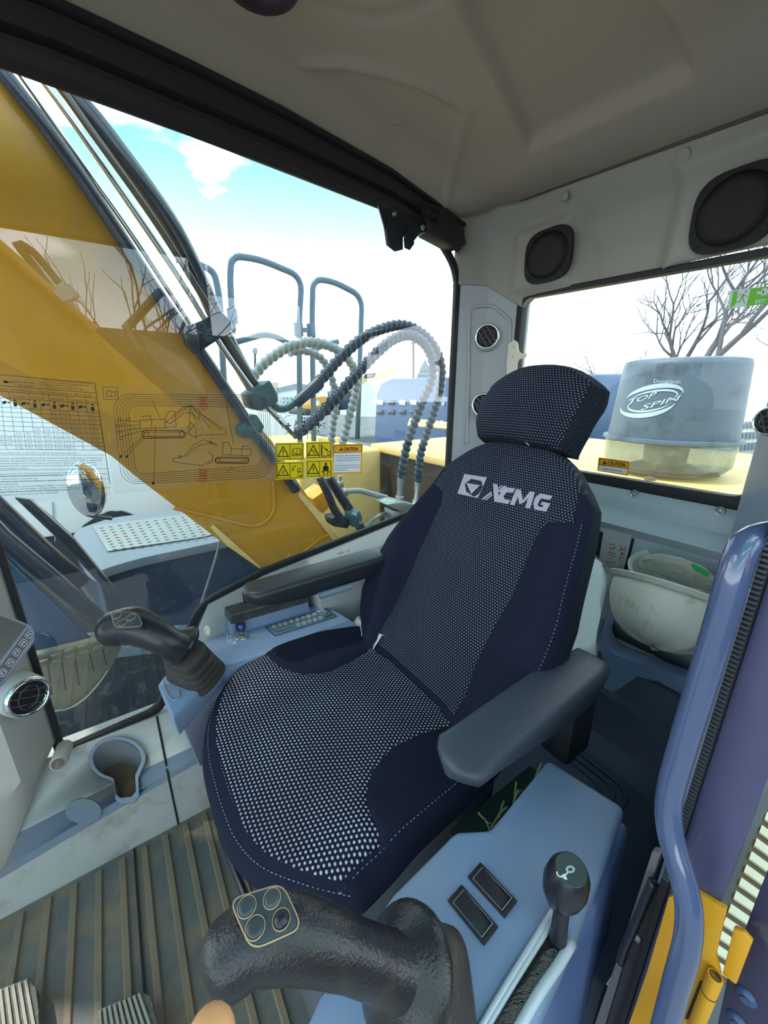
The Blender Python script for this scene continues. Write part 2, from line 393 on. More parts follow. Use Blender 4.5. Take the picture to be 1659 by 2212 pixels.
# keyhole cup holder sunk in the ledge
def sillp(px, py):
    P = V((-.13, .972, .178)); n = (V((-.37, .972, .155)) - P).cross(V((-.13, 1.045, .262)) - P).normalized()
    return onp(px, py, P, n)
key = [(192 + 62 + 62 * math.cos(a), 1640 + 47 * math.sin(a)) for a in [math.radians(t) for t in range(105, 395, 15)]]
key = [(p[0], p[1]) for p in key] + [(300, 1682), (302, 1722), (290, 1735), (262, 1738), (250, 1728), (246, 1690)]
kc = [sillp(254 + (p[0] - 254) * .84, 1645 + (p[1] - 1645) * .86) for p in key]
cutm = MB().prism([p + V((0, 0, .05)) for p in kc], (0, 0, -.15)); wr = cut(wr, cutm)
cup = thing('cup_holder', 'blue-grey keyhole shaped cup holder sunk in the right ledge', 'cup holder', sillp(254, 1645))
c = MB(); low = [p + V((0, 0, -.085)) for p in kc]; n = len(kc)
c.add(kc + low, [(i, (i + 1) % n, (i + 1) % n + n, i + n) for i in range(n)] + [tuple(range(n, 2 * n))]); c.build('cup_wall', mat('cup_inner', (78, 96, 124), .55, dirt=(110, 100, 90), damt=.4), cup, smooth=40)
rim = [sillp(*p) + V((0, -.001, .001)) for p in key]; rim2 = kc
c = MB(); ring(c, rim2, rim, (0, -.002, .005)); c.build('cup_rim', mat('cup_rim', (112, 128, 146), .5, dirt=(140, 120, 95), damt=.5), cup, bev=.0012)
MB().add([p + V((0, 0, .012)) for p in low], [tuple(range(n))]).build('cup_grit', mat('grit', (92, 78, 66), .95, bump=1, bscale=200), cup)
# round cap and round plug on the ledge edge, split line
cp = MB(); pts = [sillp(180 + 39 * math.cos(a), 1748 + 27 * math.sin(a)) for a in [k * .3142 for k in range(20)]]
pc = sum(pts, V((0, 0, 0))) / 20
q = tag(MB().prism([p + V((0, -.006, .0)) for p in pts], (0, .006, -.003)).build('blanking_plug', M_sill2), 'flat round plastic plug on the dusty ledge edge left of the cup holder', 'plug')
g = MB().add([], []); sp = at(365, 1690, Y=.934)
sq = [p.lerp(q_, .55) for p, q_ in zip(secs[2], secs[3])][2:]
seam = MB().tube([p + V((0, -.0004, .0004)) for p in sq], .0024, 8).build('trim_2', M_black); tag(seam, kind='structure')

# --- right side window
outer = [(-.24, .245), (-.01, .262), (.082, .45), (.128, .535), (.30, .586), (.786, .66), (1.022, .70), (1.022, 1.47), (.93, 1.555), (.727, 1.592), (.243, 1.622), (-.24, 1.64)]
rr = [.02, .03, .03, .05, .02, 0.0, .03, .06, .05, 0.0, 0.0, .03]
def inset(P, d):
    out = []; n = len(P)
    for i in range(n):
        a, b, c_ = V((*P[i - 1], 0)), V((*P[i], 0)), V((*P[(i + 1) % n], 0))
        e1 = (b - a).normalized(); e2 = (c_ - b).normalized(); n1 = V((-e1.y, e1.x, 0)); n2 = V((-e2.y, e2.x, 0))
        m = (n1 + n2).normalized(); m = m / max(.4, m.dot(n1)); out.append((b.x + m.x * d, b.y + m.y * d))
    return out
inner = inset(outer, .019)
lo = rpoly([XZ(*p) for p in outer], rr); li = rpoly([XZ(*p) for p in inner], [r * .9 for r in rr])
lo2 = []; li2 = []
for i in range(len(outer)):
    pass
def rp(P, r, f):
    out = []
    m = len(P)
    for i in range(m):
        a, b, c_ = V(f(*P[i - 1])), V(f(*P[i])), V(f(*P[(i + 1) % m])); u = a - b; w = c_ - b
        kk = min(max(r[i], .002), u.length * .45, w.length * .45); u = u.normalized() * kk; w = w.normalized() * kk
        for j in range(7):
            t = j / 6; out.append((b + u) * (1 - t) ** 2 + b * 2 * t * (1 - t) + (b + w) * t * t)
    return out
lo = rp(outer, rr, XZ); li = rp(inner, rr, XZ)
m = MB(); ring(m, [p + V((0, -.010, 0)) for p in li], [p + V((0, -.010, 0)) for p in lo], (0, .016, 0)); w1 = m.build('window_1', M_seal, bev=.002); tag(w1, kind='structure')
gl = MB().prism([p + V((0, .0, 0)) for p in rp(inset(outer, .012), rr, XZ)], (0, .004, 0)).build('pane', M_glass, w1, smooth=None)

# --- white panel between window and console (rear half of the right side)
m = MB(); rows = []
for (x, zw, yi) in [(.10, .47, .08), (.14, .545, .08), (.30, .588, .08), (.425, .607, .08), (.43, .608, 0), (.55, .625, 0), (.786, .662, 0), (1.03, .70, 0)]:
    rows.append([V((x, 1.052, zw)), V((x, 1.045, zw - .002)), V((x, .975 + yi * .85, zw - .035)), V((x, .962 + yi, zw - .05)), V((x, .957 + yi, .3)), V((x, .957 + yi, .2))])
m.grid(rows); pw = m.build('trim_3', M_trim, smooth=40); so = pw.modifiers.new('s', 'SOLIDIFY'); so.thickness = .004; tag(pw, kind='structure')

# --- corner pillar, right rear (fold down the middle)
pil = MB(); A0 = [(1.012, 1.066), (1.013, 1.056), (1.105, 1.005), (1.165, .905), (1.2, .905), (1.2, 1.066), (1.1, 1.066)]
def pilsec(z, k=0): return [V((x - (k if i in (1, 2, 3) else 0), y, z)) for i, (x, y) in enumerate(A0)]
zs_ = [.2, .72, 1.36, 1.45, 1.56, 1.66]; sc = [pilsec(z, .0) for z in zs_[:3]] + [pilsec(1.452, .0), pilsec(1.47, -.02), pilsec(1.66, -.02)]
k = len(A0); vs = [p for s_ in sc for p in s_]; fs = [(i * k + j, i * k + (j + 1) % k, (i + 1) * k + (j + 1) % k, (i + 1) * k + j) for i in range(len(sc) - 1) for j in range(k)]
pil.add(vs, fs + [tuple(range(k)), tuple((len(sc) - 1) * k + j for j in range(k))]); pl = pil.build('wall_corner', M_trim, smooth=20, bev=.006); tag(pl, kind='structure')
# raised bead outlining the recessed vent panel on the pillar, and the joint line above it
def pilp(px, py):
    a, b, c_ = V((1.013, 1.056, 0)), V((1.105, 1.005, 0)), V((1.165, .905, 0)); n1 = (b - a).cross(V((0, 0, 1))).normalized(); n2 = (c_ - b).cross(V((0, 0, 1))).normalized()
    p = onp(px, py, a, n1); q = onp(px, py, b, n2)
    r = p if p.x < 1.105 else q
    return r
def pv(pts, off=.002, n=None):
    return [pilp(*p) + V((-.7, -.7, 0)) * off for p in pts]
bead = [(1008, 958), (1012, 800), (1013, 680), (1016, 668), (1030, 662), (1062, 661), (1078, 672), (1099, 690), (1102, 702), (1098, 760), (1090, 800), (1086, 850)]
t1 = MB().tube(crom(pv(bead), .01), .006, 8).build('trim_4', M_trim, smooth=180); tag(t1, kind='structure')
t1 = MB().tube(pv([(989, 614), (1052, 613), (1062, 616), (1132, 665)]), .0012, 6).build('trim_5', M_dark, smooth=180); tag(t1, kind='structure')

# --- rear wall
m = MB(); rows = []
def pilp0(px, py):
    a, b, c_ = V((1.013, 1.056, 0)), V((1.105, 1.005, 0)), V((1.165, .905, 0)); n1 = (b - a).cross(V((0, 0, 1))).normalized(); n2 = (c_ - b).cross(V((0, 0, 1))).normalized()
    p = onp(px, py, a, n1); q = onp(px, py, b, n2); return p if p.x < 1.105 else q
lz = [pilp0(1134, 667), pilp0(1064, 617), pilp0(989, 615)]
xb = lambda y: intp([(.0, 1.158), (.895, 1.158), (.905, 1.154), (1.005, 1.094), (1.056, 1.0), (1.1, .998)], y)
zbt = lambda y: intp([(.86, 1.375), (.90, lz[0].z), (1.003, lz[1].z), (1.06, lz[2].z)], y)
def bump2(y, z):
    d = 0
    for (cy, cz, w, h) in ((.845, 1.475, .085, .075), (.395, 1.47, .095, .09)):
        t = max(abs(y - cy) / w, abs(z - cz) / h); d += .028 * (1 - sm(t, .85, 1.35))
    py = sm(y, .50, .535) * (1 - sm(y, .70, .73)); d -= .02 * py * (1 - sm(z, 1.44, 1.5))
    return d
NY = 110; NZ = 36
for j in range(NZ + 1):
    z = 1.375 + (1.645 - 1.375) * j / NZ; r = []
    for i in range(NY + 1):
        y = 1.062 - 1.062 * i / NY
        zt = 1.645 - .05 * (1.1 - y) / .75
        z0_ = zbt(y); zz = z0_ + (zt - z0_) * j / NZ
        r.append(V((xb(y) - bump2(y, zz) * (1 - sm(y, .9, .96)) - .05 * sm(j / NZ, .6, 1.0) * (1 - sm(y, .96, 1.05)), y, zz)))
    rows.append(r)
m.grid(rows); up = m.build('wall_rear', M_trim, smooth=180); tag(up, kind='structure'); so = up.modifiers.new('s', 'SOLIDIFY'); so.thickness = .006; so.offset = 1
up.data.materials[0] = mat('rear_trim', (158, 155, 144), .7, bump=.15, bscale=800)
# lower rear wall profile, swept across the cab
prof = [(1.158, .835), (1.152, .80), (1.15, .775), (1.118, .757), (1.108, .745), (1.132, .72), (1.136, .44), (1.14, .40)]
m = MB(); m.grid([[V((px_, y, z)) for (px_, z) in prof] for y in (1.05, .8, .5, .3, .12)])
rl = m.build('wall_rear_lower', M_bluegrey, smooth=25); tag(rl, kind='structure'); so = rl.modifiers.new('s', 'SOLIDIFY'); so.thickness = .006
rl.data.materials[0] = mat('rear_low', (172, 184, 192), .5, bump=.15, bscale=800)
# rear window
ro = [(.925, .83), (.925, 1.392), (.21, 1.372), (.21, .835)]; r4 = [.03, .03, .05, .05]
def insr(P, dl): a, b, c_, d = P; return [(a[0] - dl, a[1] + dl * 1.4), (b[0] - dl, b[1] - dl * .7), (c_[0] + dl, c_[1] - dl * .7), (d[0] + dl, d[1] + dl * 1.4)]
ri = insr(ro, .022); lo = rp(ro, r4, YZ); li = rp(ri, r4, YZ)
m = MB(); ring(m, [p + V((-.006, 0, 0)) for p in li], [p + V((-.006, 0, 0)) for p in lo], (.03, 0, 0)); w2 = m.build('window_2', M_seal, bev=.002); tag(w2, kind='structure')
MB().prism([p + V((.012, 0, 0)) for p in rp(insr(ro, .015), r4, YZ)], (.004, 0, 0)).build('pane', glass('rear_glass', (.96, .98, .98), .45, .04), w2, smooth=None)
# left rear corner pillar trim
lp = MB().prism([(1.06, .235, .55), (1.16, .245, .55), (1.2, .1, .55), (1.2, .02, .55), (.9, .02, .55), (.95, .17, .55)], (0, 0, 1.1)).build('wall_left', mat('pillar_left', (120, 134, 150), .5), bev=.02, seg=4, smooth=60); tag(lp, kind='structure')
# raised floor and steps behind the seat
steps = [((1.0, .42), 1), ((.985, .415), 1), ((.965, .35), 1), ((.945, .345), 1), ((.925, .235), 1), ((.88, .20), 1), ((.5, .20), 1), ((.49, .19), 1), ((.49, -.05), 1)]
m = MB(); m.grid([[V((p[0], y, p[1])) for p, _ in steps] for y in (1.0, .6, .3, .11)]); fb = m.build('floor_rear', mat('rear_floor', (68, 78, 98), .6, bump=.3, bscale=500), smooth=25); so = fb.modifiers.new('s', 'SOLIDIFY'); so.thickness = .004; tag(fb, kind='structure')
ln = MB()
for k_ in range(3):
    o_ = k_ * .02; pts = [(.86 - o_, .56, .203), (.86 - o_, .26 + o_, .203), (.84 - o_, .235 + o_, .203), (.60, .225 + o_, .203)]
    ln.tube(crom([V(p) for p in pts], .02), .0035, 6)
t1 = ln.build('trim_6', mat('rear_floor', (84, 96, 114)), smooth=180); tag(t1, kind='structure')

# --- ceiling
zr = [(-.7, 1.70), (.03, 1.716), (.2, 1.707), (.43, 1.691), (.71, 1.652), (1.0, 1.585), (1.16, 1.56)]
quad = [at(1143, 302, Z=1.665), at(1508, 126, Z=1.665), at(1330, -70, Z=1.665), at(985, 60, Z=1.665)]
def inq(x, y):
    d = 9
    for i in range(4):
        a, b = quad[i], quad[(i + 1) % 4]; e = (b - a).to_2d().normalized(); nn = V((e.y, -e.x)); c_ = sum((p.to_2d() for p in quad), V((0, 0))) / 4
        s_ = 1 if (c_ - a.to_2d()).dot(nn) > 0 else -1
        d = min(d, s_ * (V((x, y)) - a.to_2d()).dot(nn))
    return d
arcp = [(690, 75), (770, 88), (850, 75), (930, 35), (1000, -40), (1040, -90)]; arcp2 = [(660, 190), (740, 178), (830, 183), (920, 198), (1010, 232), (990, 300), (965, 380)]
arcs = [[at(*p, Z=1.68).to_2d() for p in a] for a in (arcp, arcp2)]
def dseg(p, P):
    best = 9
    for a, b in zip(P, P[1:]):
        e = b - a; t = max(0, min(1, (p - a).dot(e) / e.dot(e))); best = min(best, (p - a - e * t).length)
    return best
def zc(x, y):
    e = intp(zr, x); t = min(1, max(0, (1.045 - y) / 1.0)); rear = 1 - sm(x, .85, 1.15)
    z = lerp(e, 1.645, t) + .035 * sm(1.045 - y, 0, .12) * sm(y, .02, .2) * (.3 + .7 * rear)
    zrr = 1.645 - .05 * (1.1 - y) / .75
    z = lerp(z, zrr, sm(x, .9, 1.14))
    return z
NX, NYc = 190, 120; rows = []
for i in range(NX + 1):
    x = -.62 + 1.77 * i / NX; r = []
    for j in range(NYc + 1):
        y = 1.045 - 1.02 * j / NYc; z = zc(x, y); p = V((x, y))
        z += .020 * sm(inq(x, y), -.004, .012)
        z += .007 * math.exp(-(dseg(p, arcs[0]) / .010) ** 2) - .009 * math.exp(-(dseg(p, arcs[1]) / .012) ** 2)
        r.append(V((x, y, z)))
    rows.append(r)
ce = MB().grid(rows).build('ceiling', M_head, smooth=180, weld=False); tag(ce, kind='structure')
for p in ce.data.polygons: pass
so = ce.modifiers.new('s', 'SOLIDIFY'); so.thickness = .03; so.offset = 1 if ce.data.polygons[0].normal.z > 0 else -1
# outer roof skin above
rk = MB().box((-.85, -.0, 1.76), (1.22, 1.14, 1.78)).build('roof', M_yel); tag(rk, kind='structure')
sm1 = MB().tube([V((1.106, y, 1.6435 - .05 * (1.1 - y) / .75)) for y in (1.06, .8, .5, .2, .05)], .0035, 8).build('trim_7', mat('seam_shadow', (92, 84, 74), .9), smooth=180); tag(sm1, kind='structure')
# screw caps in the headliner and rear trim
for (px_, py_, r_, hint) in ((857, 271, .011, 'near the roof rail, with a tiny hole'), (1049, 483, .010, 'at the rear right corner below the seam'), (1222, 425, .010, 'above the small loudspeaker'), (1477, 338, .013, 'left of the large loudspeaker above the seam end')):
    if px_ == 857: p = at(px_, py_, Z=1.687); p.z = zc(p.x, p.y) ; ax = V((0, 0, -1))
    else: p = at(px_, py_, X=1.108 if px_ < 1400 else 1.112) ; ax = V((-1, 0, -.35)).normalized(); p.x -= .004
    o = MB().lathe([(0, .002), (r_ * .8, .002), (r_, .0005), (r_, -.004)], p, ax, 20).build('screw_cap', M_head if px_ == 857 else bpy.data.materials['rear_trim']); tag(o, 'small round grey screw cap ' + hint, 'screw cap', 'round screw caps of the roof lining')

# --- roof rail on the right, above the window
rail = MB(); secs = []
for (x, z0, z1) in [(-.62, 1.62, 1.70), (-.05, 1.612, 1.712), (.03, 1.612, 1.716), (.243, 1.598, 1.706), (.43, 1.59, 1.69), (.727, 1.57, 1.652), (.9, 1.545, 1.61), (1.0, 1.515, 1.585)]:
    h = z1 - z0; y0 = 1.052
    secs.append([V((x, y0 + .03, z0 + .02)), V((x, y0, z0)), V((x, y0 - .016, z0 + .08 * h)), V((x, y0 - .02, z0 + .26 * h)), V((x, y0 - .006, z0 + .32 * h)), V((x, y0 - .008, z0 + .42 * h)),
                 V((x, y0 - .026, z0 + .48 * h)), V((x, y0 - .03, z0 + .74 * h)), V((x, y0 - .02, z0 + .78 * h)), V((x, y0 - .022, z0 + .86 * h)), V((x, y0 - .034, z0 + .9 * h)), V((x, y0 - .034, z1)), V((x, y0 + .03, z1 + .01))])
k = len(secs[0]); vs = [p for s_ in secs for p in s_]
rail.add(vs, [(i * k + j, i * k + (j + 1) % k, (i + 1) * k + (j + 1) % k, (i + 1) * k + j) for i in range(len(secs) - 1) for j in range(k)] + [tuple(range(k)), tuple((len(secs) - 1) * k + j for j in range(k))])
rb = rail.build('trim_8', M_rail, smooth=25); tag(rb, kind='structure')
ec = slab(lambda x, y: at(x, y, Y=1.012), [(925, 436), (972, 452), (1001, 488), (1009, 527), (990, 538), (962, 522), (925, 502)], (0, .05, 0), 'trim_11', M_rail, None, .006); tag(ec, kind='structure')
hk = thing('latch_bracket', 'black steel latch bracket with two tongues hanging from the rear of the roof rail', 'bracket', at(855, 470, Y=1.02))
f = lambda x, y: at(x, y, Y=1.03)
slab(f, [(815, 445), (925, 480), (922, 500), (905, 505), (893, 520), (880, 500), (868, 515), (868, 540), (852, 544), (834, 530), (828, 490)], (0, -.006, 0), 'plate', M_dark, hk, .001)
slab(lambda x, y: at(x, y, Y=1.022), [(838, 470), (856, 468), (866, 500), (864, 535), (852, 543), (838, 532), (832, 500)], (0, -.005, 0), 'tongue', M_dark, hk, .002)
slab(lambda x, y: at(x, y, Y=1.022), [(880, 490), (892, 490), (893, 528), (884, 541), (873, 536), (871, 515)], (0, -.005, 0), 'tongue', M_dark, hk, .002)
for p in ((851, 463), (912, 492)): MB().lathe([(0, .006), (.005, .006), (.007, .003), (.007, 0)], at(*p, Y=1.021), (0, -1, 0), 14).build('bolt', M_metal, hk)
pp_ = slab(lambda x, y: at(x, y, Y=1.005), [(912, 436), (948, 455), (945, 481), (910, 462)], (0, -.004, 0), 'plug_block', M_black, hk, .001)
for p in ((926, 458), (937, 465)): MB().lathe([(0, .0015), (.0022, .0015), (.0022, 0)], at(*p, Y=1.0009), (0, -1, 0), 10).build('screw', mat('dim_screw', (110, 90, 80), .5), hk)

lm = thing('ceiling_lamp', 'dark round lamp recess in the roof lining at the top edge', 'lamp', at(560, -20, Z=1.69))
c_ = at(562, -26, Z=1.70); c_.z = zc(c_.x, c_.y) - .002
MB().lathe([(0, .004), (.042, .004), (.050, -.008), (.062, -.010), (.066, 0)], c_, (0, 0, 1), 32).build('lamp_ring', mat('lamp_dark', (52, 34, 48), .4), lm, smooth=50)
MB().lathe([(0, -.002), (.039, -.001), (.042, .003)], c_, (0, 0, 1), 32).build('lamp_lens', mat('lamp_lens', (80, 70, 78), .2), lm, smooth=50)
# --- front right pillar trim with vent; monitor
m = MB(); rows = []
for (z, x0, ya) in [(.06, -.40, .93), (.10, -.35, .95), (.27, -.262, 1.0), (.3, -.236, 1.045), (.56, -.236, 1.045), (.75, -.236, 1.045), (1.65, -.236, 1.045)]:
    rows.append([V((x0, 1.052, z)), V((x0 - .004, ya if z < .28 else 1.04, z)), V((x0 - .05, .965 if z > .2 else .93, z)), V((x0 - .16, .955 if z > .2 else .9, z)), V((x0 - .35, .98, z))])
m.grid(rows); fp = m.build('wall_front', mat('pillar_cream', (186, 184, 178), .6, dirt=(150, 130, 105), damt=.4, dscale=8), smooth=40); tag(fp, kind='structure'); so = fp.modifiers.new('s', 'SOLIDIFY'); so.thickness = .005
b = thing('round_foot_plug', 'white tube-shaped stop with a round end at the foot of the front pillar', 'plug', at(125, 1640, Y=1.0))
MB().tube([at(140, 1612, Y=1.03), at(126, 1650, Y=.965)], .0165, 20, up=(0, 0, 1)).build('stub', bpy.data.materials['pillar_cream'], b, bev=.002)
MB().lathe([(.0115, 0), (.0125, .001), (.0135, .001), (.0145, 0)], at(126, 1650, Y=.9645), (at(126, 1650, Y=.965) - at(140, 1612, Y=1.03)), 24).build('end_ring', mat('ring_line', (140, 130, 125), .6), b)

# ============================================================ SEAT
def pad(P, ua, va, n, half, B0, B1, H, seam, mats, parent, names, R=.03, skirt=.06, sin_=.01, nt=46, border=.06, border_end=0, nc=26, nb=9, edge_t=None):
    """upholstered pad as a (across, along) grid split at the seams; mats/names: centre, bolster, skirt"""
    P = V(P); ua = V(ua); va = V(va); n = V(n)
    def srow(t):
        sb = seam(t); L = [-1, -.985, -.96, -.92] + [lerp(-.88, -sb, k / nb) if sb < .86 else lerp(-.90, -sb, k / nb) for k in range(nb)]
        L = L + [lerp(-sb, sb, k / nc) for k in range(nc + 1)] + [-x for x in reversed(L)]
        return L
    T = [0, .006, .015, .03, border] + [lerp(border, 1 - border, (k + 1) / nt) for k in range(nt)] + [1 - .03, 1 - .015, 1 - .006, 1]
    G = []; UV = []
    for t in T:
        r = []; q = []
        for s_ in srow(t):
            b = B0(s_) + (B1(s_) - B0(s_)) * t; a = half(b) * s_
            e = min((1 - abs(s_)) * half(b) * 1.0, (b - B0(s_)) * .93, (B1(s_) - b) * .93)
            h = H(s_, t, b); sb = seam(t)
            if e < R: h -= R - math.sqrt(max(0, R * R - (R - e) ** 2))
            r.append(P + ua * a + va * b + n * h); q.append((a, b))
        G.append(r); UV.append(q)
    nr = len(T); ncol = len(G[0]); i0 = 4 + nb; i1 = i0 + nc
    j0 = 4; j1 = nr - 5 if border_end else nr - 1
    def part(js, is_, name, m):
        vs = []; uv = []; idx = {}; fs = []
        for (j, i) in js:
            f_ = []
            for (a, b) in ((j, i), (j, i + 1), (j + 1, i + 1), (j + 1, i)):
                if (a, b) not in idx: idx[(a, b)] = len(vs); vs.append(G[a][b]); uv.append(UV[a][b])
                f_.append(idx[(a, b)])
            fs.append(tuple(f_))
        me = mesh(name, vs, fs, uv)
        if me.polygons and sum((p.normal.dot(n) for p in me.polygons)) < 0: me.flip_normals()
        return link(name, me, m, parent, 180)
    cen = [(j, i) for j in range(j0, j1) for i in range(i0, i1)]
    part(cen, 0, names[0], mats[0])
    left = [(j, i) for j in range(nr - 1) for i in range(0, i0)]; right = [(j, i) for j in range(nr - 1) for i in range(i1, ncol - 1)]
    part(left, 0, names[1], mats[1]); part(right, 0, names[1], mats[1])
    bd = [(j, i) for j in list(range(0, j0)) + list(range(j1, nr - 1)) for i in range(i0, i1)]
    part(bd, 0, names[2], mats[1])
    # skirt and underside
    loop = [G[0][i] for i in range(ncol)] + [G[j][-1] for j in range(1, nr)] + [G[-1][i] for i in range(ncol - 2, -1, -1)] + [G[j][0] for j in range(nr - 2, 0, -1)]
    c_ = sum(loop, V((0, 0, 0))) / len(loop); m = len(loop); rows = []; d = 0; us = []
    rows = [loop]
    for q, w in ((.25, -.004), (.6, -.006), (.9, 0), (1, .01)):
        rows.append([p - n * skirt * q + (c_ - p - n * (c_ - p).dot(n)).normalized() * (w + sin_ * q) for p in loop])
    vs = [p for r in rows for p in r]; uv = []
    for ri_, r in enumerate(rows):
        acc = 0
        for i, p in enumerate(r):
            uv.append((acc, -ri_ * skirt * .25)); acc += (r[(i + 1) % m] - p).length
    fs = [(a * m + i, a * m + (i + 1) % m, (a + 1) * m + (i + 1) % m, (a + 1) * m + i) for a in range(len(rows) - 1) for i in range(m)] + [tuple(range(4 * m, 5 * m))]
    me = mesh(names[3], vs, fs, uv); fixn(me); link(names[3], me, mats[2], parent, 60)
    return G, loop
def stitch(pts, parent, r=.0006, dash=.0045, gap=.003, off=V((0, 0, 0)), name='stitching'):
    m = MB(); P = crom(pts, .0015); acc = 0; cur = []
    for a, b in zip(P, P[1:]):
        acc += (b - a).length
        if acc % (dash + gap) < dash: cur.append(a)
        else:
            if len(cur) > 1: m.tube([cur[0] + off, cur[-1] + off], r, 4)
            cur = []
    return m.build(name, M_thread, parent, smooth=None, weld=False)

seat = thing('operator_seat', 'black and grey woven operator seat in the middle of the cab', 'seat', (.3, .6, .2))
cA = lambda b: intp([(0, .292), (.2, .292), (.35, .284), (.5, .258)], b)
cs = lambda t: intp([(0, .95), (.10, .95), (.2, .93), (.28, .84), (.36, .66), (.46, .52), (.58, .45), (.7, .47), (.82, .54), (.92, .66), (1, .8)], t)
def cH(s_, t, b):
    h = .024 * sm(abs(s_), .35, .85) - .02 * (1 - sm(t, 0, .35)) + .006 * math.sin(t * 3.14) - .010 * sm(t, .6, 1)
    h -= .004 * math.exp(-((abs(s_) - cs(t)) * cA(b) / .006) ** 2)
    return h
G, lp_ = pad((.035, .6, .445), (0, 1, 0), (1, 0, 0), (0, 0, 1), cA, lambda s_: .0 + .14 * abs(s_) ** 3, lambda s_: .52 - .05 * abs(s_) ** 3, cH, cs,
             (M_weave, M_navy, M_navy), seat, ('seat_panel', 'side_bolster', 'front_border', 'seat_side'), R=.035, skirt=.055, sin_=.035)
stitch([G[j][3] + V((0, 0, .001)) for j in range(3, 50, 3)], seat)
stitch([G[3][i] + V((-.001, 0, .001)) for i in range(3, len(G[0]) - 3, 3)], seat)
# backrest
BP = V((.49, .6, .44)); Bu = V((.49, 0, .872)).normalized(); Bn = V((-Bu.z, 0, Bu.x)); Ya = V((0, 1, 0))
bA = lambda b: intp([(-.05, .17), (0, .195), (.06, .25), (.12, .278), (.2, .285), (.28, .278), (.44, .238), (.545, .208), (.63, .19)], b)
bs = lambda t: intp([(0, .80), (.1, .63), (.22, .51), (.35, .50), (.55, .56), (.7, .60), (.76, .66), (.83, .84), (.88, .93), (1, .93)], t)
def bH(s_, t, b):
    h = .030 * sm(abs(s_), .45, .9) * (1 - sm(t, .55, .95)) + .012 * math.exp(-((t - .25) / .18) ** 2)
    h -= .004 * math.exp(-((abs(s_) - bs(t)) * bA(b) / .006) ** 2)
    h -= .003 * math.exp(-((b - .40) / .006) ** 2) * (1 if abs(s_) < bs(t) else 0)
    return h
G2, lp2 = pad(BP, Ya, Bu, Bn, bA, lambda s_: -.02, lambda s_: .632 - .115 * abs(s_) ** 3.2, bH, bs, (M_weave2, M_navy, M_perf), seat,
              ('back_panel', 'back_bolster', 'back_border', 'back_side'), R=.03, skirt=.06, sin_=.006)
stitch([G2[j][2] + Bn * .0012 for j in range(3, 50, 3)], seat)
# plastic wrapped shell behind the backrest
def bp(a, b, h): return BP + Ya * a + Bu * b + Bn * h
m = MB(); rows = []
for b in [-.04 + k * .035 for k in range(18)]:
    r = []
    for k in range(17):
        s_ = -1 + k / 8; w = bA(b) * (1 - (0 if b < .5 else (b - .5) * .8)) * .985
        r.append(bp(w * .94 * s_, b, -.068 - .022 * (1 - abs(s_) ** 4) + random.uniform(-.006, .006)))
    rows.append(r)
m.grid(rows); sh = m.build('wrapped_back_shell', M_plastic, seat, smooth=40, label='wrinkled clear plastic film on the seat back'); so = sh.modifiers.new('s', 'SOLIDIFY'); so.thickness = .01
# torn film hanging at the left side of the seat back and at the seat joint
m = MB(); rows = []
for i in range(13):
    b = .02 + i * .034; wv = [0, .004, .018, .028, .036 * (.6 + .4 * math.sin(i * 1.3))]
    rows.append([bp(-bA(b) + .008 - w * .7 * (math.sin(3.14 * i / 12) ** .5), b, -.06 - .016 * k_ + random.uniform(-.006, .006)) for k_, w in enumerate(wv)])
m.grid(rows); fl_ = m.build('torn_film', M_plastic, seat, smooth=30, label='torn clear film at the edge'); so = fl_.modifiers.new('s', 'SOLIDIFY'); so.thickness = .002
m = MB(); rows = []
for i in range(7):
    y = .86 - i * .021; rows.append([V((.475 + .012 * math.sin(i * 1.7), y, .455 + random.uniform(-.004, .008))), V((.495 + random.uniform(-.004, .004), y, .482 + random.uniform(-.006, .008))), V((.53, y, .47))])
m.grid(rows); o = m.build('torn_film', M_plastic, seat, smooth=30); so = o.modifiers.new('s', 'SOLIDIFY'); so.thickness = .002
# headrest
hb = thing('headrest_anchor', '', '') if False else None
hA = lambda b: intp([(0, .128), (.04, .142), (.1, .150), (.15, .144), (.19, .125)], b)
HP = bp(0, .616, -.004); Hu = V((.30, 0, .954)).normalized(); Hn = V((-Hu.z, 0, Hu.x))
G3, lp3 = pad(HP, Ya, Hu, Hn, hA, lambda s_: .002 - .008 * (1 if s_ < 0 else 0) * abs(s_), lambda s_: .192 - .052 * abs(s_) ** 3, lambda s_, t, b: .018 * (1 - s_ * s_) + .022 * math.sin(3.14 * min(1, t + .15)),
              lambda t: .955, (M_weave2, M_perf, M_perf), seat, ('headrest_front', 'headrest_edge', 'headrest_border', 'headrest_side'), R=.03, skirt=.04, sin_=.0, border=.04, border_end=0)
for s_ in (-.05, .05): MB().tube([bp(s_, .58, -.05), bp(s_, .66, -.05)], .006, 10).build('headrest_post', M_chrome, seat)
thr = [bp(-.085, .622, .004), bp(-.07, .634, .014), bp(-.06, .63, .02), bp(-.03, .622, .012), bp(-.045, .612, .012)]
MB().tube(crom(thr, .004), .0012, 6).build('loose_thread', M_logo, seat)
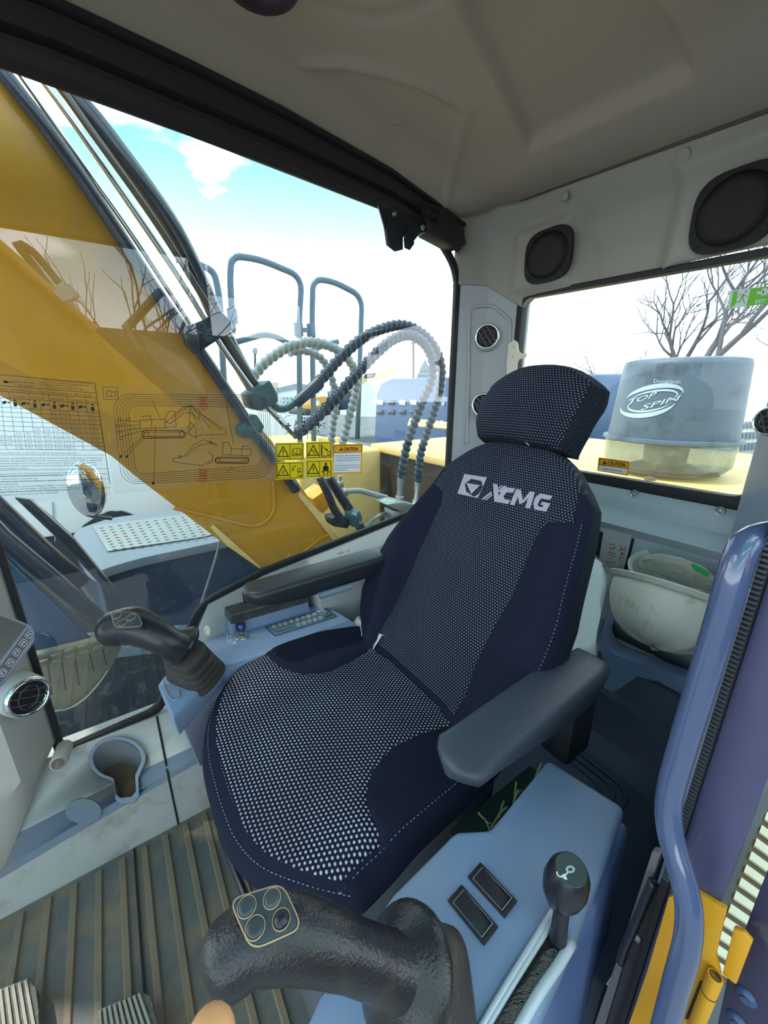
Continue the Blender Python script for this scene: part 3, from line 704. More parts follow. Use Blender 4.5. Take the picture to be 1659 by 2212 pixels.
# --- logo print on the backrest: hexagon badge in a slanted tile, then letters
ca, cb = bp(-.0, .5, .028), None
def back_f(px, py):
    p = onp(px, py, BP + Bn * .012, Bn)
    a = (p - BP).dot(Ya); b = (p - BP).dot(Bu); w = bA(b); s_ = max(-1, min(1, a / w)); t = (b + .02) / (.652)
    return onp(px, py, BP + Bn * (bH(s_, t, b) + .0016), Bn)
ink = Ink(back_f)
ink.poly([(1003, 1024), (1052, 1031), (1040, 1039), (1018, 1034), (1004, 1045)]).poly([(1003, 1024), (1004, 1045), (1007, 1062), (1024, 1073), (1032, 1076), (988, 1066)])
ink.poly([(1052, 1031), (1040, 1039), (1043, 1052), (1034, 1067), (1024, 1073), (1032, 1076)])
ink.poly([(1007, 1043), (1037, 1048), (1018, 1067)])
def sl(px, py, h, x0, w):  # italic letter quads in a slanted local frame
    pass
ex = V((150 / 153, 30 / 153)); ey = V((.30, -1))
def LP(x, y): q = V((1052, 1080)) + ex * x + ey * y; return (q.x, q.y)   # baseline frame
def quadL(*pts): ink.poly([LP(*p) for p in pts])
quadL((-12, -1), (-7, -1), (6, 17), (2, 18)); quadL((-4, -1), (-1, -1), (8, 12), (6, 15)); quadL((2, 36), (12, 36), (28, 0), (16, 0)); quadL((17, 24), (21, 20), (33, 36), (27, 36)); quadL((14, 28), (16, 26), (24, 36), (21, 36))
quadL((31, 34), (52, 35), (49, 25), (36, 24)); quadL((36, 24), (31, 34), (24, 26), (22, 12), (32, 14)); quadL((32, 14), (22, 12), (27, 0), (36, 9)); quadL((36, 9), (27, 0), (46, 0), (49, 9))
quadL((50, 0), (60, 0), (64, 35), (54, 35)); quadL((54, 35), (64, 35), (76, 12), (70, 4)); quadL((70, 4), (78, 10), (92, 35), (84, 35)); quadL((84, 0), (95, 0), (95, 35), (84, 35))
quadL((107, 35), (134, 35), (131, 26), (111, 25)); quadL((107, 35), (111, 25), (108, 12), (98, 12), (99, 26)); quadL((98, 12), (108, 12), (111, 8), (104, 0)); quadL((104, 0), (111, 8), (120, 8), (127, 0)); quadL((127, 0), (119, 8), (121, 12), (114, 12), (116, 19), (134, 19), (130, 0))
ink.build('logo_print', M_logo, seat, label='pale printed badge and letters XCMG')

# armrests
def armrest(name, px_, par, x0, x1, yc, w, z, lab, rear_h=.075, front_h=.032, tilt=0):
    g_ = []; sx_ = [0, .02, .06, .15, .35, .55, .75, .9, .97, 1]
    for k_ in sx_:
        x = lerp(x0, x1, k_); e = min(1, (.25 + .75 * math.sqrt(min(1, k_ / .06)))) * (min(1, .55 + .45 * math.sqrt(min(1, (1 - k_) / .05))))
        hh = intp([(0, front_h * .6), (.08, front_h), (.3, front_h * 1.35), (.6, rear_h * .9), (.85, rear_h), (1, rear_h * .8)], k_); ww = w * e
        zt = z + tilt * k_ - (.006 if k_ in (0, 1) else 0); yy = yc + px_ * k_; r = []
        rad = min(.014, hh * .4)
        for (cy, cz, a0) in ((1, 0, 0), (-1, 0, 90), (-1, -1, 180), (1, -1, 270)):
            for q in range(4):
                a = math.radians(a0 + q * 30); cyy = cy * (ww / 2 - rad * (1 if cz == 0 else 1.4)); r_ = rad
                r.append(V((x, yy + cyy + r_ * math.cos(a), (zt - rad if cz == 0 else zt - hh + rad) + r_ * math.sin(a))))
        g_.append(r)
    m = MB(); k = len(g_[0]); vs = [p for r in g_ for p in r]
    m.add(vs, [(i * k + j, i * k + (j + 1) % k, (i + 1) * k + (j + 1) % k, (i + 1) * k + j) for i in range(len(g_) - 1) for j in range(k)] + [tuple(range(k)), tuple((len(g_) - 1) * k + j for j in range(k))])
    return m.build(name, M_arm, par, smooth=60, label=lab)
armrest('armrest', .015, seat, .300, .69, .286, .088, .622, None)
fa = armrest('armrest', -.01, seat, .195, .60, .878, .085, .648, 'black far armrest', rear_h=.06, front_h=.045, tilt=.012); fa.data.materials[0] = mat('far_arm_plastic', (40, 44, 52), .36, bump=.3, bscale=450)
MB().tube([V((.37, .832, .598)), V((.46, .828, .600))], .009, 10).build('armrest_dial', mat('dial_grey', (120, 135, 150), .3), seat)
MB().box((.60, .80, .42), (.68, .87, .64)).build('armrest_hinge', M_dark, seat, bev=.01)
MB().box((.60, .27, .42), (.68, .33, .60)).build('armrest_hinge', M_dark, seat, bev=.01)
# seat base: suspension box, side plates, adjusting bar at the front
MB().prism([(.12, .36, .0), (.50, .36, .0), (.50, .84, .0), (.12, .84, .0)], (0, 0, .0), [(.13, .36, .385), (.52, .36, .385), (.52, .84, .385), (.13, .84, .385)]).build('seat_base', mat('base_grey', (84, 92, 98), .6, dirt=(120, 110, 95), damt=.5), seat, bev=.01)
for (a, b, c_, d) in (((462, 1690), (495, 1665), (548, 1800), (520, 1830)), ((520, 1810), (550, 1790), (620, 1930), (590, 1960))):
    slab(lambda x, y: at(x, y, Z=.33), [a, b, c_, d], (0, 0, -.05), 'side_plate', mat('plate_grey', (112, 126, 140), .5, dirt=(110, 100, 90), damt=.6, dscale=20), seat, .004)
MB().tube(crom([at(560, 1700, Z=.26), at(490, 1755, Z=.22), at(476, 1790, Z=.2), at(492, 1840, Z=.2), at(520, 1910, Z=.2), at(560, 1990, Z=.2), at(640, 1980, Z=.24)], .01), .007, 8).build('adjusting_bar', M_grip, seat)
MB().prism([at(488, 1665, Z=.372), at(500, 1650, Z=.372), at(600, 1830, Z=.372), at(612, 1880, Z=.372), at(596, 1872, Z=.372)], (0, 0, -.012)).build('foam_edge', M_beige, seat)
# wiring and dead grass between seat and console
m = MB()
for k_ in range(26):
    x = random.uniform(.38, .56); y = random.uniform(.262, .30); z = .395; d = V((random.uniform(-.04, .04), random.uniform(-.02, .02), random.uniform(.0, .05)))
    m.tube([(x, y, z), V((x, y, z)) + d * .5 + V((0, 0, .01)), V((x, y, z)) + d], .0018, 4)
MB().box((.36, .285, .3), (.58, .33, .385)).build('seat_slide', mat('slide_green', (40, 58, 54), .7, bump=1, bscale=80), seat)
tag(m.build('dry_grass', mat('dry_grass', (130, 135, 95), .9)), 'wisps of dry grass caught between seat and near console', 'grass', kind='stuff')

# ============================================================ CONSOLES
f5 = lambda z: (lambda x, y: at(x, y, Z=z))
nc_ = thing('left_console', 'blue-grey control console beside the seat with two black switches', 'console', (.4, .2, .3))
top = [(1185, 1637), (1352, 1742), (1300, 1885), (1240, 2030), (1150, 2230), (1050, 2500), (800, 2560), (640, 2260), (690, 2150), (790, 2012), (850, 1927), (985, 1792), (1060, 1788)]
tp = [f5(.5)(*p) for p in top]
def shrink(P, d):
    c_ = sum(P, V((0, 0, 0))) / len(P); return [p + (c_ - p).normalized() * d for p in P]
m = MB(); lo_ = [p + V((0, 0, -.055)) + V((-.004, .0, 0)) for p in tp]
m.prism(tp, (0, 0, 0), lo_); ctop = m.build('console_top', M_bluegrey, nc_, bev=.010, seg=4, smooth=40)
low = [V((.20, .225, .445)), V((.55, .232, .445)), V((.575, .150, .445)), V((.40, .118, .445)), V((.22, .12, .445)), V((.15, .16, .445))]
MB().prism(low, (0, 0, 0), [p + V((0, -.012, -.30)) for p in low]).build('console_body', mat('body_blue', (96, 118, 168), .45, dirt=(70, 86, 130), damt=.5, dscale=10), nc_, bev=.012, seg=3)
for (quad_, sx_) in ((((1037, 1866), (1117, 1950), (1090, 1985), (1010, 1897)), 1), (((997, 1914), (1076, 2005), (1046, 2045), (967, 1948)), 1)):
    P = [f5(.501)(*p) for p in quad_]; c_ = sum(P, V((0, 0, 0))) / 4
    m = MB(); inn = [c_ + (p - c_) * .80 for p in P]; ring(m, [p + V((0, 0, .0)) for p in inn], P, (0, 0, .004)); sw = m.build('switch_frame', M_dark, nc_, bev=.0008)
    m = MB(); in2 = [c_ + (p - c_) * .76 for p in P]; mid = [(in2[0] + in2[3]) / 2, (in2[1] + in2[2]) / 2]
    m.prism([p + V((0, 0, -.002)) for p in in2], (0, 0, 0), [in2[0] + V((0, 0, .006)), in2[1] + V((0, 0, .001)), in2[2] + V((0, 0, .001)), in2[3] + V((0, 0, .006))])
    m.build('rocker', M_dark, sw, bev=.001); m = MB(); in3 = [c_ + (p - c_) * .80 for p in P]; in4 = [c_ + (p - c_) * .77 for p in P]
    ring(m, [p + V((0, 0, .0035)) for p in in4], [p + V((0, 0, .0035)) for p in in3], (0, 0, .0008)); m.build('dust_line', mat('dust_line', (150, 152, 158), .8), sw)
# slot with brush seal
lipL = [(1200, 1958), (1168, 2010), (1100, 2118), (1030, 2235)]; lipR = [(1236, 2035), (1205, 2085), (1160, 2150), (1112, 2235)]
m = MB()
for q in ([lipL[k] for k in range(4)],): m.tube(crom([f5(.503)(*p) for p in q], .01), .0035, 8); m.tube(crom([f5(.503)(p[0] + 11, p[1] + 4) for p in q], .01), .003, 8)
m.tube(crom([f5(.503)(*p) for p in lipR], .01), .0055, 8); m.build('slot_rail', mat('rail_light', (196, 204, 214), .35), nc_, smooth=180)
sl_ = [(1206, 1985), (1222, 2030), (1190, 2085), (1150, 2145), (1100, 2235), (1048, 2235), (1110, 2130), (1170, 2040)]
slab(f5(.5003), sl_, (0, 0, .0012), 'slot', M_black, nc_)
m = MB()
for k_ in range(420):
    t = random.random() ** .9; sd = random.choice((-1, 1)); a = V((lerp(1178, 1052, t), lerp(2050, 2225, t))); b = V((lerp(1212, 1108, t), lerp(2055, 2225, t)))
    o1 = a if sd < 0 else b; o2 = a.lerp(b, .5 + random.uniform(-.15, .15)) + V((random.uniform(-4, 4), random.uniform(-14, 14)))
    m.tube([f5(.5015)(*o1), f5(.506)(*((o1 + o2) / 2)), f5(.507)(*o2)], .00035, 3)
o = m.build('brush_seal', mat('brush_hair', (96, 92, 90), .7), nc_, weld=False); tag(o, kind='stuff')
# joystick builder ---------------------------------------------------
def joystick(label, spine, radii, collar, collar_r, collar_ax, boot, plate, btns, mt, flat=1.0, up=(0, 0, 1), extra=None, ridge=.0):
    j = thing('joystick', label, 'joystick', boot[-1][0])
    P = []; R = []
    cp_ = crom(spine, 1e9)
    N_ = 28
    full = crom(spine, .004); L = len(full)
    tab = [(i / (len(radii) - 1), r) for i, r in enumerate(radii)]
    R = [intp(tab, i / (L - 1)) for i in range(L)]
    # round off the free end
    e0 = (full[0] - full[3]).normalized(); r0 = R[0]; capn = 7
    pre = []; preR = []
    for q in range(capn):
        a = math.pi / 2 * (1 - q / capn); pre.append(full[0] + e0 * r0 * .85 * math.sin(a)); preR.append(max(.0008, r0 * math.cos(a)))
    MB().tube(pre + full, preR + R, 26, flat=flat, up=up).build('grip', mt, j, smooth=180)
    ax = V(collar_ax).normalized()
    MB().lathe([(collar_r * .45, .030), (collar_r * .62, .016), (collar_r * .86, .006), (collar_r, -.001), (collar_r, -.008), (collar_r * .9, -.012)], collar, ax, 32, x=(0, 1, 0)).build('collar', mt, j, smooth=50)
    prev = None
    for bi, (c_, w, d, a_) in enumerate(boot[:-1]):
        c2, w2, d2, a2 = boot[bi + 1]; m = MB(); ax2 = (c_ - c2).normalized(); s1 = []; s0 = []
        for (C_, w_, d_, dst) in ((c_, w2 * .93, d2 * .93, s1), (c2, w2, d2, s0)):
            xx = V((math.cos(a_), math.sin(a_), 0)); yy = V((-math.sin(a_), math.cos(a_), 0))
            n_ = ax2 if bi < len(boot) - 2 else ax2
            xx = (xx - n_ * xx.dot(n_)).normalized(); yy = n_.cross(xx)
            for k_ in range(28):
                t = 2 * math.pi * k_ / 28; e = .55; cx_ = math.copysign(abs(math.cos(t)) ** e, math.cos(t)); sy_ = math.copysign(abs(math.sin(t)) ** e, math.sin(t))
                dst.append(C_ + xx * w_ * cx_ + yy * d_ * sy_)
        m.prism(s0, None, s1).build('bellows_fold', M_boot, j, bev=.002, smooth=40)
    f_, pts, th = plate
    P = [f_(*p) for p in pts]; cc = sum(P, V((0, 0, 0))) / len(P); nn = (P[1] - P[0]).cross(P[2] - P[1]).normalized()
    if nn.dot(V((0, 0, CH)) - cc) < 0: nn = -nn
    Pr = rpoly(P, th, 6)
    pl = MB().prism([p - nn * .012 for p in Pr], nn * .014).build('button_plate', M_pad, j, bev=.0015)
    c2 = [cc + (p - cc) * 1.05 for p in Pr]; MB().tube([p + nn * .0005 for p in c2 + [c2[0]]], .0006, 6).build('plate_seam', M_dust, j)
    for (bx, by, br, dome) in btns:
        C_ = f_(bx, by); C_ = C_ - nn * ((C_ - P[0]).dot(nn)) + nn * .002
        bt = MB().lathe([(0, .0035 if dome else .0016), (br * .55, .003 if dome else .0016), (br * .88, .0012), (br * .95, 0)], C_, nn, 24).build('button', M_pad if not dome else M_grip, j, smooth=60)
        MB().lathe([(br * .98, 0), (br * 1.0, .0009), (br * 1.06, .0009), (br * 1.08, 0)], C_, nn, 24).build('button_ring', M_dust, bt, smooth=60)
    return j
# near joystick (left console)
sp_ = [at(500, 2062, Z=.70), at(560, 2022, Z=.705), at(640, 2022, Z=.70), at(720, 2045, Z=.685), at(800, 2075, Z=.66), at(868, 2105, Z=.63)]
ax = (at(700, 2040, Z=.69) - at(900, 2110, Z=.60)).normalized()
bt0 = at(890, 2112, Z=.612)
cb0 = at(945, 2150, Z=.503)
boot = [(bt0, .026, .034, -.6)] + [(bt0.lerp(cb0, t), lerp(.030, .038, t), lerp(.038, .052, t), -.6) for t in (.3, .5, .68, .84, 1)]
fz = lambda x, y: onp(x, y, at(570, 1980, Z=.731), V((-.06, -.12, 1)).normalized())
joystick('large near joystick with four round buttons, standing on the left console', sp_, [.025, .027, .0245, .022, .0225, .028], at(868, 2100, Z=.625), .047, ax, boot,
         (fz, [(500, 1946), (608, 1912), (650, 2004), (545, 2050)], .0085), [(534, 1962, .0064, 0), (588, 1944, .0061, 0), (608, 1989, .0061, 1), (552, 2007, .0066, 0)], M_leath)
# travel lever with icon knob
lv = thing('console_lever', 'short black lever with an egg-shaped knob marked with white icons', 'lever', at(1205, 2045, Z=.5))
a = at(1204, 2040, Z=.498); b = at(1217, 1935, Z=.565)
m = MB(); m.tube([a, a.lerp(b, .5), b, b + (b - a) * .1], [.0098, .0085, .0085, .008], 14).build('shaft', M_dark, lv)
kb = at(1222, 1908, Z=.585); axk = (kb - a).normalized(); axk = (axk + V((-.1, -.25, .7))).normalized()
MB().lathe([(.008, -.036), (.016, -.03), (.0225, -.014), (.0245, .0), (.0225, .016), (.0185, .0245), (.0175, .0262)], kb, axk, 30, x=(1, 0, 0), sy=.92).build('knob', M_grip, lv, smooth=60)
kf = lambda x, y: onp(x, y, kb + axk * .0268, axk)
MB().lathe([(.0168, .0262), (.0162, .0267), (0, .0267)], kb, axk, 30, x=(1, 0, 0), sy=.92).build('knob_cap', mat('cap_grey', (62, 74, 76), .4), lv, smooth=30)
k_ = Ink(kf); k_.circ(1232, 1878, 7.5, 4.4, 6); k_.line([(1226, 1885), (1222, 1889)], 3.5); k_.poly([(1211, 1892), (1219, 1887), (1226, 1899), (1222, 1901)]); k_.line([(1213, 1894), (1208, 1893), (1204, 1889), (1203, 1884)], 3.2); k_.build('knob_icons', M_swh, lv)

# --- right console with keypad, key switch and far joystick
fc = thing('right_console', 'blue-grey console on the window side with keypad and ignition switch', 'console', (.25, .9, .3))
tp2 = [(340, 1479), (352, 1462), (440, 1386), (545, 1340), (700, 1303), (769, 1345), (617, 1386), (602, 1402), (498, 1432), (478, 1436), (372, 1552)]
P = [f5(.47)(*p) for p in tp2]
MB().prism(P, (0, 0, 0), [p + V((.006, .004, -.055)) for p in P]).build('console_top', M_bluegrey, fc, bev=.006, seg=3, smooth=40)
lowp = [V((.02, .79, .42)), V((.10, .84, .42)), V((.45, .86, .42)), V((.45, .97, .42)), V((.12, .96, .42)), V((.02, .88, .42))]
MB().prism(lowp, (0, 0, 0), [p + V((.02, 0, -.14)) if i in (0, 5) else p + V((0, 0, -.14)) for i, p in enumerate(lowp)]).build('console_body', mat('body_grey', (122, 128, 150), .5), fc, bev=.01)
# keypad panel
f47 = f5(.4712)
kp = MB().prism([f47(*p) for p in ((573, 1354), (704, 1314), (727, 1331), (594, 1373))], (0, 0, .0012)).build('keypad_panel', mat('keypad', (96, 116, 130), .4), fc, bev=.0004)
f48 = f5(.4731)
ik = Ink(f48); ik.line([(573, 1354), (704, 1314), (727, 1331), (594, 1373)], 1.4, True)
def kc_(r, c_): return (592 + c_ * 12.4, 1353.5 - c_ * 3.75) if r == 0 else (644 + c_ * 12.2, 1349 - c_ * 3.7)
ik.line([(596, 1366), (640, 1353)], 1)
ik.build('keypad_outline', mat('dark_line', (35, 40, 50), .6), kp)
keys = [kc_(0, c) for c in range(8)] + [kc_(1, c) for c in range(5)]
for (x, y) in keys:
    m = MB(); c0 = f48(x, y); m.lathe([(0, .001), (.0052, .001), (.006, 0)], c0, (0, 0, 1), 16); kk = m.build('key_button', mat('key_face', (112, 132, 142), .4), kp)
    q = Ink(f5(.4743)); q.circ(x, y, 4.6, 1.1, 3.4); q.line([(x - 2, y + .5), (x + 2, y - .6)], 1.1); q.build('key_icon', M_swh, kk)
m = MB().lathe([(.006, 0), (.0075, .003), (.0115, .003), (.0125, 0)], f48(699, 1324), (0, 0, 1), 20).build('dial', mat('key_face', (0, 0, 0)), kp)
MB().lathe([(0, .004), (.005, .004), (.0058, .001), (.0058, 0)], f48(699, 1324), (0, 0, 1), 20).build('dial_knob', M_bluegrey, m)
q = Ink(f48); q.line([(685, 1321), (700, 1317)], 2.6); q.build('panel_mark', M_swh, kp); q = Ink(f48); q.line([(704, 1333), (716, 1328)], 2.6); q.build('panel_mark', M_ink, kp)
# ignition switch, marks and the raised button panel icon
igc = f5(.471)(523, 1375)
ig = MB().lathe([(0, .004), (.009, .004), (.0095, .0025), (.016, .0025), (.0175, .0)], igc, (0, 0, 1), 28).build('ignition_ring', M_metal, fc, smooth=40)
MB().box(igc + V((-.006, -.0012, .004)), igc + V((.006, .0012, .0055))).build('key_slot', M_black, ig)
q = Ink(f5(.4706))
for (tx, a0, a1) in (('START', 188, 158), ('ON', 140, 128), ('OFF', 112, 96)):
    pass
for (x, y) in ((498, 1374), (498, 1382), (507, 1387)): q.circ(x, y, 1.7, None, 1.4)
def arc_text(s_, a0, step, r):
    for i_, ch in enumerate(s_):
        a = math.radians(a0 - i_ * step); x = 515 + r * math.cos(a) * 1.0; y = 1376 + r * math.sin(a) * .62
        tx_ = (math.sin(a), -math.cos(a) * .62); up_ = (-math.cos(a), -math.sin(a) * .62)
        q.text(ch, x, y, 4.2, xv=(tx_[0], tx_[1]), yv=up_)
arc_text('START', 200, 11, 26) if False else None
for i_, ch in enumerate('START'): q.text(ch, 487.5 + i_ * .2, 1366 + i_ * 3.2, 4.2, xv=(.15, 1), yv=(1, -.15))
for i_, ch in enumerate('ON'): q.text(ch, 489 + i_ * 4, 1385 + i_ * 2.3, 4.2, xv=(.85, .5), yv=(.55, -.85))
for i_, ch in enumerate('OFF'): q.text(ch, 500 + i_ * 4.2, 1391.5 + i_ * .4, 4.2, xv=(1, .1), yv=(.1, -1))
q.build('switch_marks', M_swh, fc)
key_ = thing('ignition_key', 'black key with a blue badge stuck upright in the ignition switch', 'key', igc)
kd = V((.25, -.2, 0)).normalized(); kd = _r.copy(); ku = V((.02, .0, 1)).normalized()
kP = lambda a, b: igc + V((0, 0, .004)) + kd * a + ku * b
MB().prism([kP(-.002, 0) , kP(.002, 0), kP(.002, .018), kP(-.002, .018)], _r.cross(V((0, 0, 1))) * .002).build('blade', M_metal, key_)
hd = [kP(-.010, .014), kP(.006, .014), kP(.012, .019), kP(.0125, .043), kP(.006, .049), kP(-.008, .047), kP(-.0125, .041), kP(-.0125, .018)]
nk = kd.cross(ku).normalized(); nk = nk if nk.dot(V((0, 0, CH)) - igc) > 0 else -nk
MB().prism(rpoly(hd, .003, 3), nk * .006).build('head', M_dark, key_, bev=.001)
MB().prism([kP(-.007, .019) + nk * .006, kP(.009, .019) + nk * .006, kP(.009, .036) + nk * .006, kP(-.007, .036) + nk * .006], nk * .0006).build('badge', M_key, key_)
m = MB(); t_ = [kP(-.003, .031) + nk * .0067, kP(.006, .031) + nk * .0067, kP(.0015, .023) + nk * .0067]
m.tube(t_ + [t_[0]], .0007, 5).build('badge_mark', M_swh, key_)
MB().tube([kP(-.006, .042) + nk * .0062, kP(.007, .043) + nk * .0062], .0014, 6).build('key_loop', M_black, key_)
# far joystick
sp_ = [at(245, 1358, Z=.632), at(285, 1352, Z=.634), at(325, 1366, Z=.622), at(362, 1386, Z=.602), at(395, 1402, Z=.575)]
ax = (at(345, 1376, Z=.612) - at(400, 1405, Z=.565)).normalized()
b0 = at(398, 1406, Z=.56); b1 = at(424, 1452, Z=.474)
boot = [(b0, .026, .034, .6)] + [(b0.lerp(b1, t), lerp(.032, .048, t), lerp(.040, .062, t), .6) for t in (.28, .5, .68, .85, 1)]
fz = lambda x, y: onp(x, y, at(272, 1340, Z=.672), V((-.22, -.38, 1)).normalized())
joystick('smaller far joystick with three round buttons, on the right console by the window', sp_, [.036, .0395, .034, .029, .031], at(392, 1392, Z=.578), .043, ax, boot,
         (fz, [(240, 1322), (295, 1324), (308, 1352), (250, 1356)], .012), [(253, 1331, .0078, 0), (284, 1335, .0078, 0), (265, 1346, .0080, 0)], M_grip)
# square badge relief in front of the far boot, printed ACC-like relief left plain
q = MB().tube(crom([f5(.4712)(*p) for p in ((352, 1470), (362, 1498), (375, 1512), (388, 1506), (386, 1490))], .004), .0012, 6).build('moulded_outline', mat('mould_line', (140, 152, 150), .5), fc)
# box with smoked lid behind the console
bx = thing('storage_box', 'pale blue-grey box with a dirty dark smoked lid beside the right console', 'box', (.25, 1.0, .44))
P = [at(469, 1290, Z=.525), at(622, 1236, Z=.525), at(664, 1284, Z=.525), at(499, 1330, Z=.525)]
bb = [(p - V((0, 0, .012))) for p in P]; bw = [p + V((0, 0, -.14)) for p in shrink(P, -.02)]
MB().prism(bw, None, bb).build('box_body', M_bluegrey, bx, bev=.006, seg=3)
MB().prism([p - V((0, 0, .026)) for p in shrink(P, -.004)], None, [p + V((0, 0, .001)) for p in P]).build('lid', mat('lid_dark', (66, 66, 66), .25, dirt=(110, 104, 94), dscale=14, damt=.7, coat=.3), bx, bev=.003)
sb = tag(MB().lathe([(0.005, .001), (.006, .004), (.009, .003), (.0095, 0)], at(449, 1362, Z=.49), V((-.7, -.7, .2)), 20, sy=1.5).build('socket_ring', M_beige), 'small cream ring around a dark socket in front of the storage box', 'socket')

# ============================================================ FITTINGS
def vent(label, c, ax, r, rot=.5, x=None, depth=.03, par=None):
    t = thing('air_vent', label, 'air vent', c, 'round chrome rimmed air vents'); ax = V(ax).normalized(); kx = V((0, 0, 1)) - ax * ax.z; kx.normalize(); ky = ax.cross(kx)
    MB().lathe([(r * 1.12, -depth), (r * 1.08, -.004)], c, ax, 32).build('vent_housing', M_trim, t, smooth=60)
    MB().lathe([(r * .80, -.004), (r * .82, .002), (r * .9, .0055), (r * .98, .004), (r * 1.04, -.002), (r * 1.06, -.01)], c, ax, 36).build('chrome_ring', M_chrome, t, smooth=180, label='chrome ring')
    MB().lathe([(0, -.012), (r * .8, -.010), (r * .82, -.002)], c, ax, 32).build('vent_cup', M_black, t)
    def q(a, b, h=0): return c + kx * (a * math.cos(rot) - b * math.sin(rot)) * r + ky * (a * math.sin(rot) + b * math.cos(rot)) * r + ax * h
    for k_ in (-.38, 0, .38):
        w = math.sqrt(.64 - k_ * k_); MB().bar(q(-w, k_, -.004), q(w, k_, -.004), .003, .008, up=ax).build('vane', mat('vane_grey', (74, 70, 72), .35), t)
    MB().tube([q(.45 * math.cos(a), .62 * math.sin(a), -.001) for a in [k_ * .3142 for k_ in range(21)]], .0018, 6).build('vane_ring', mat('vane_grey', (74, 70, 72), .35), t, smooth=180)
    MB().bar(q(0, -.7, 0), q(0, .7, 0), .002, .006, up=ax).build('vane', M_grip, t)
va = V((-.75, -.6, .05))
vent('upper round air vent with chrome rim on the corner pillar', pilp(1050, 729) + V((-.018, -.02, 0)), va, .040, .6)
vent('lower round air vent on the corner pillar, half hidden by the headrest', pilp(1042, 874) + V((-.018, -.02, 0)), va, .040, .8)
vent('round air vent cut off by the right edge above the near handrail', at(1662, 910, X=1.02), (-.9, .25, 0), .026, .4)
vent('tilted round air vent under the monitor on the front pillar', at(63, 1506, Y=.955), (.55, -.85, .1), .038, 1.1, depth=.05)
# loudspeakers in the rear header
def speaker(label, c, w, h, ax):
    t = thing('loudspeaker', label, 'loudspeaker', c); ax = V(ax).normalized(); ky = V((0, 1, 0)); kz = ax.cross(ky).normalized(); kz = kz if kz.z > 0 else -kz
    def q(a, b, d): return c + ky * a * w + kz * b * h + ax * d
    def se(sc, d, e=.62): return [q(sc * math.copysign(abs(math.cos(a)) ** e, math.cos(a)), sc * math.copysign(abs(math.sin(a)) ** e, math.sin(a)), d) for a in [k_ * .19635 for k_ in range(32)]]
    m = MB(); m.prism(se(1, -.01), None, se(1, .003)); m.build('speaker_frame', M_speaker, t, bev=.002, smooth=40)
    m = MB(); rr_ = [(0, .010), (.3, .0095), (.6, .007), (.85, .0045)]; m.lathe([(r_ * w, d) for r_, d in rr_], c, ax, 32, x=ky, sy=h / w); m.build('speaker_grille', M_speaker, t, smooth=180)
    MB().tube([c + ky * w * .87 * math.cos(a) + kz * h * .87 * math.sin(a) + ax * .0035 for a in [k_ * .19635 for k_ in range(33)]], .001, 5).build('grille_edge', M_black, t)
    for (a, b) in ((.72, .72), (-.72, .72), (.72, -.72), (-.72, -.72)): MB().lathe([(0, .001), (.002, .0016), (.0035, .001), (.0038, 0)], q(a, b, .003), ax, 12).build('screw', M_black, t)
speaker('smaller black loudspeaker in the rear header near the corner pillar', at(1182, 552, X=1.121), .076, .068, (-1, 0, -.06))
speaker('larger black loudspeaker in the rear header at the right edge', at(1585, 453, X=1.119), .074, .073, (-1, 0, -.06))
# cream bracket clipped to the pillar
br = thing('bracket', 'cream plastic bracket with two screws on the corner pillar behind the headrest', 'bracket', at(1105, 820, X=1.12))
fb_ = lambda x, y: at(x, y, X=1.12)
slab(fb_, [(1104, 738), (1110, 734), (1117, 740), (1119, 758), (1125, 764), (1137, 763), (1135, 772), (1120, 777), (1116, 785), (1112, 860), (1097, 860), (1100, 742)], (.006, 0, 0), 'plate', M_beige, br, .0015)
slab(lambda x, y: at(x, y, X=1.128), [(1097, 742), (1102, 740), (1101, 860), (1090, 860)], (.012, 0, 0), 'edge_flange', M_beige, br, .001)
for p in ((1109, 749), (1107, 770)): MB().lathe([(0, .001), (.003, .0015), (.0038, 0)], at(*p, X=1.1199), (-1, 0, 0), 12).build('screw', M_metal, br)
# screws in the trim under the rear window
for i_, p in enumerate(((1370, 1067), (1556, 1104))):
    c_ = at(*p, X=1.150)
    o = thing('trim_bolt', ('recessed bolt in the trim under the rear window, left one near the seat', 'recessed bolt in the trim under the rear window, right one above the handrail')[i_], 'bolt', c_)
    MB().lathe([(.0055, -.001), (.007, .002), (.0095, .0025), (.011, 0)], c_, (-1, 0, 0), 24).build('washer', M_metal, o, smooth=60)
    MB().lathe([(0, .0025), (.002, .003), (.0045, .002), (.005, 0)], c_, (-1, 0, 0), 16).build('bolt_head', M_metal, o, smooth=60)
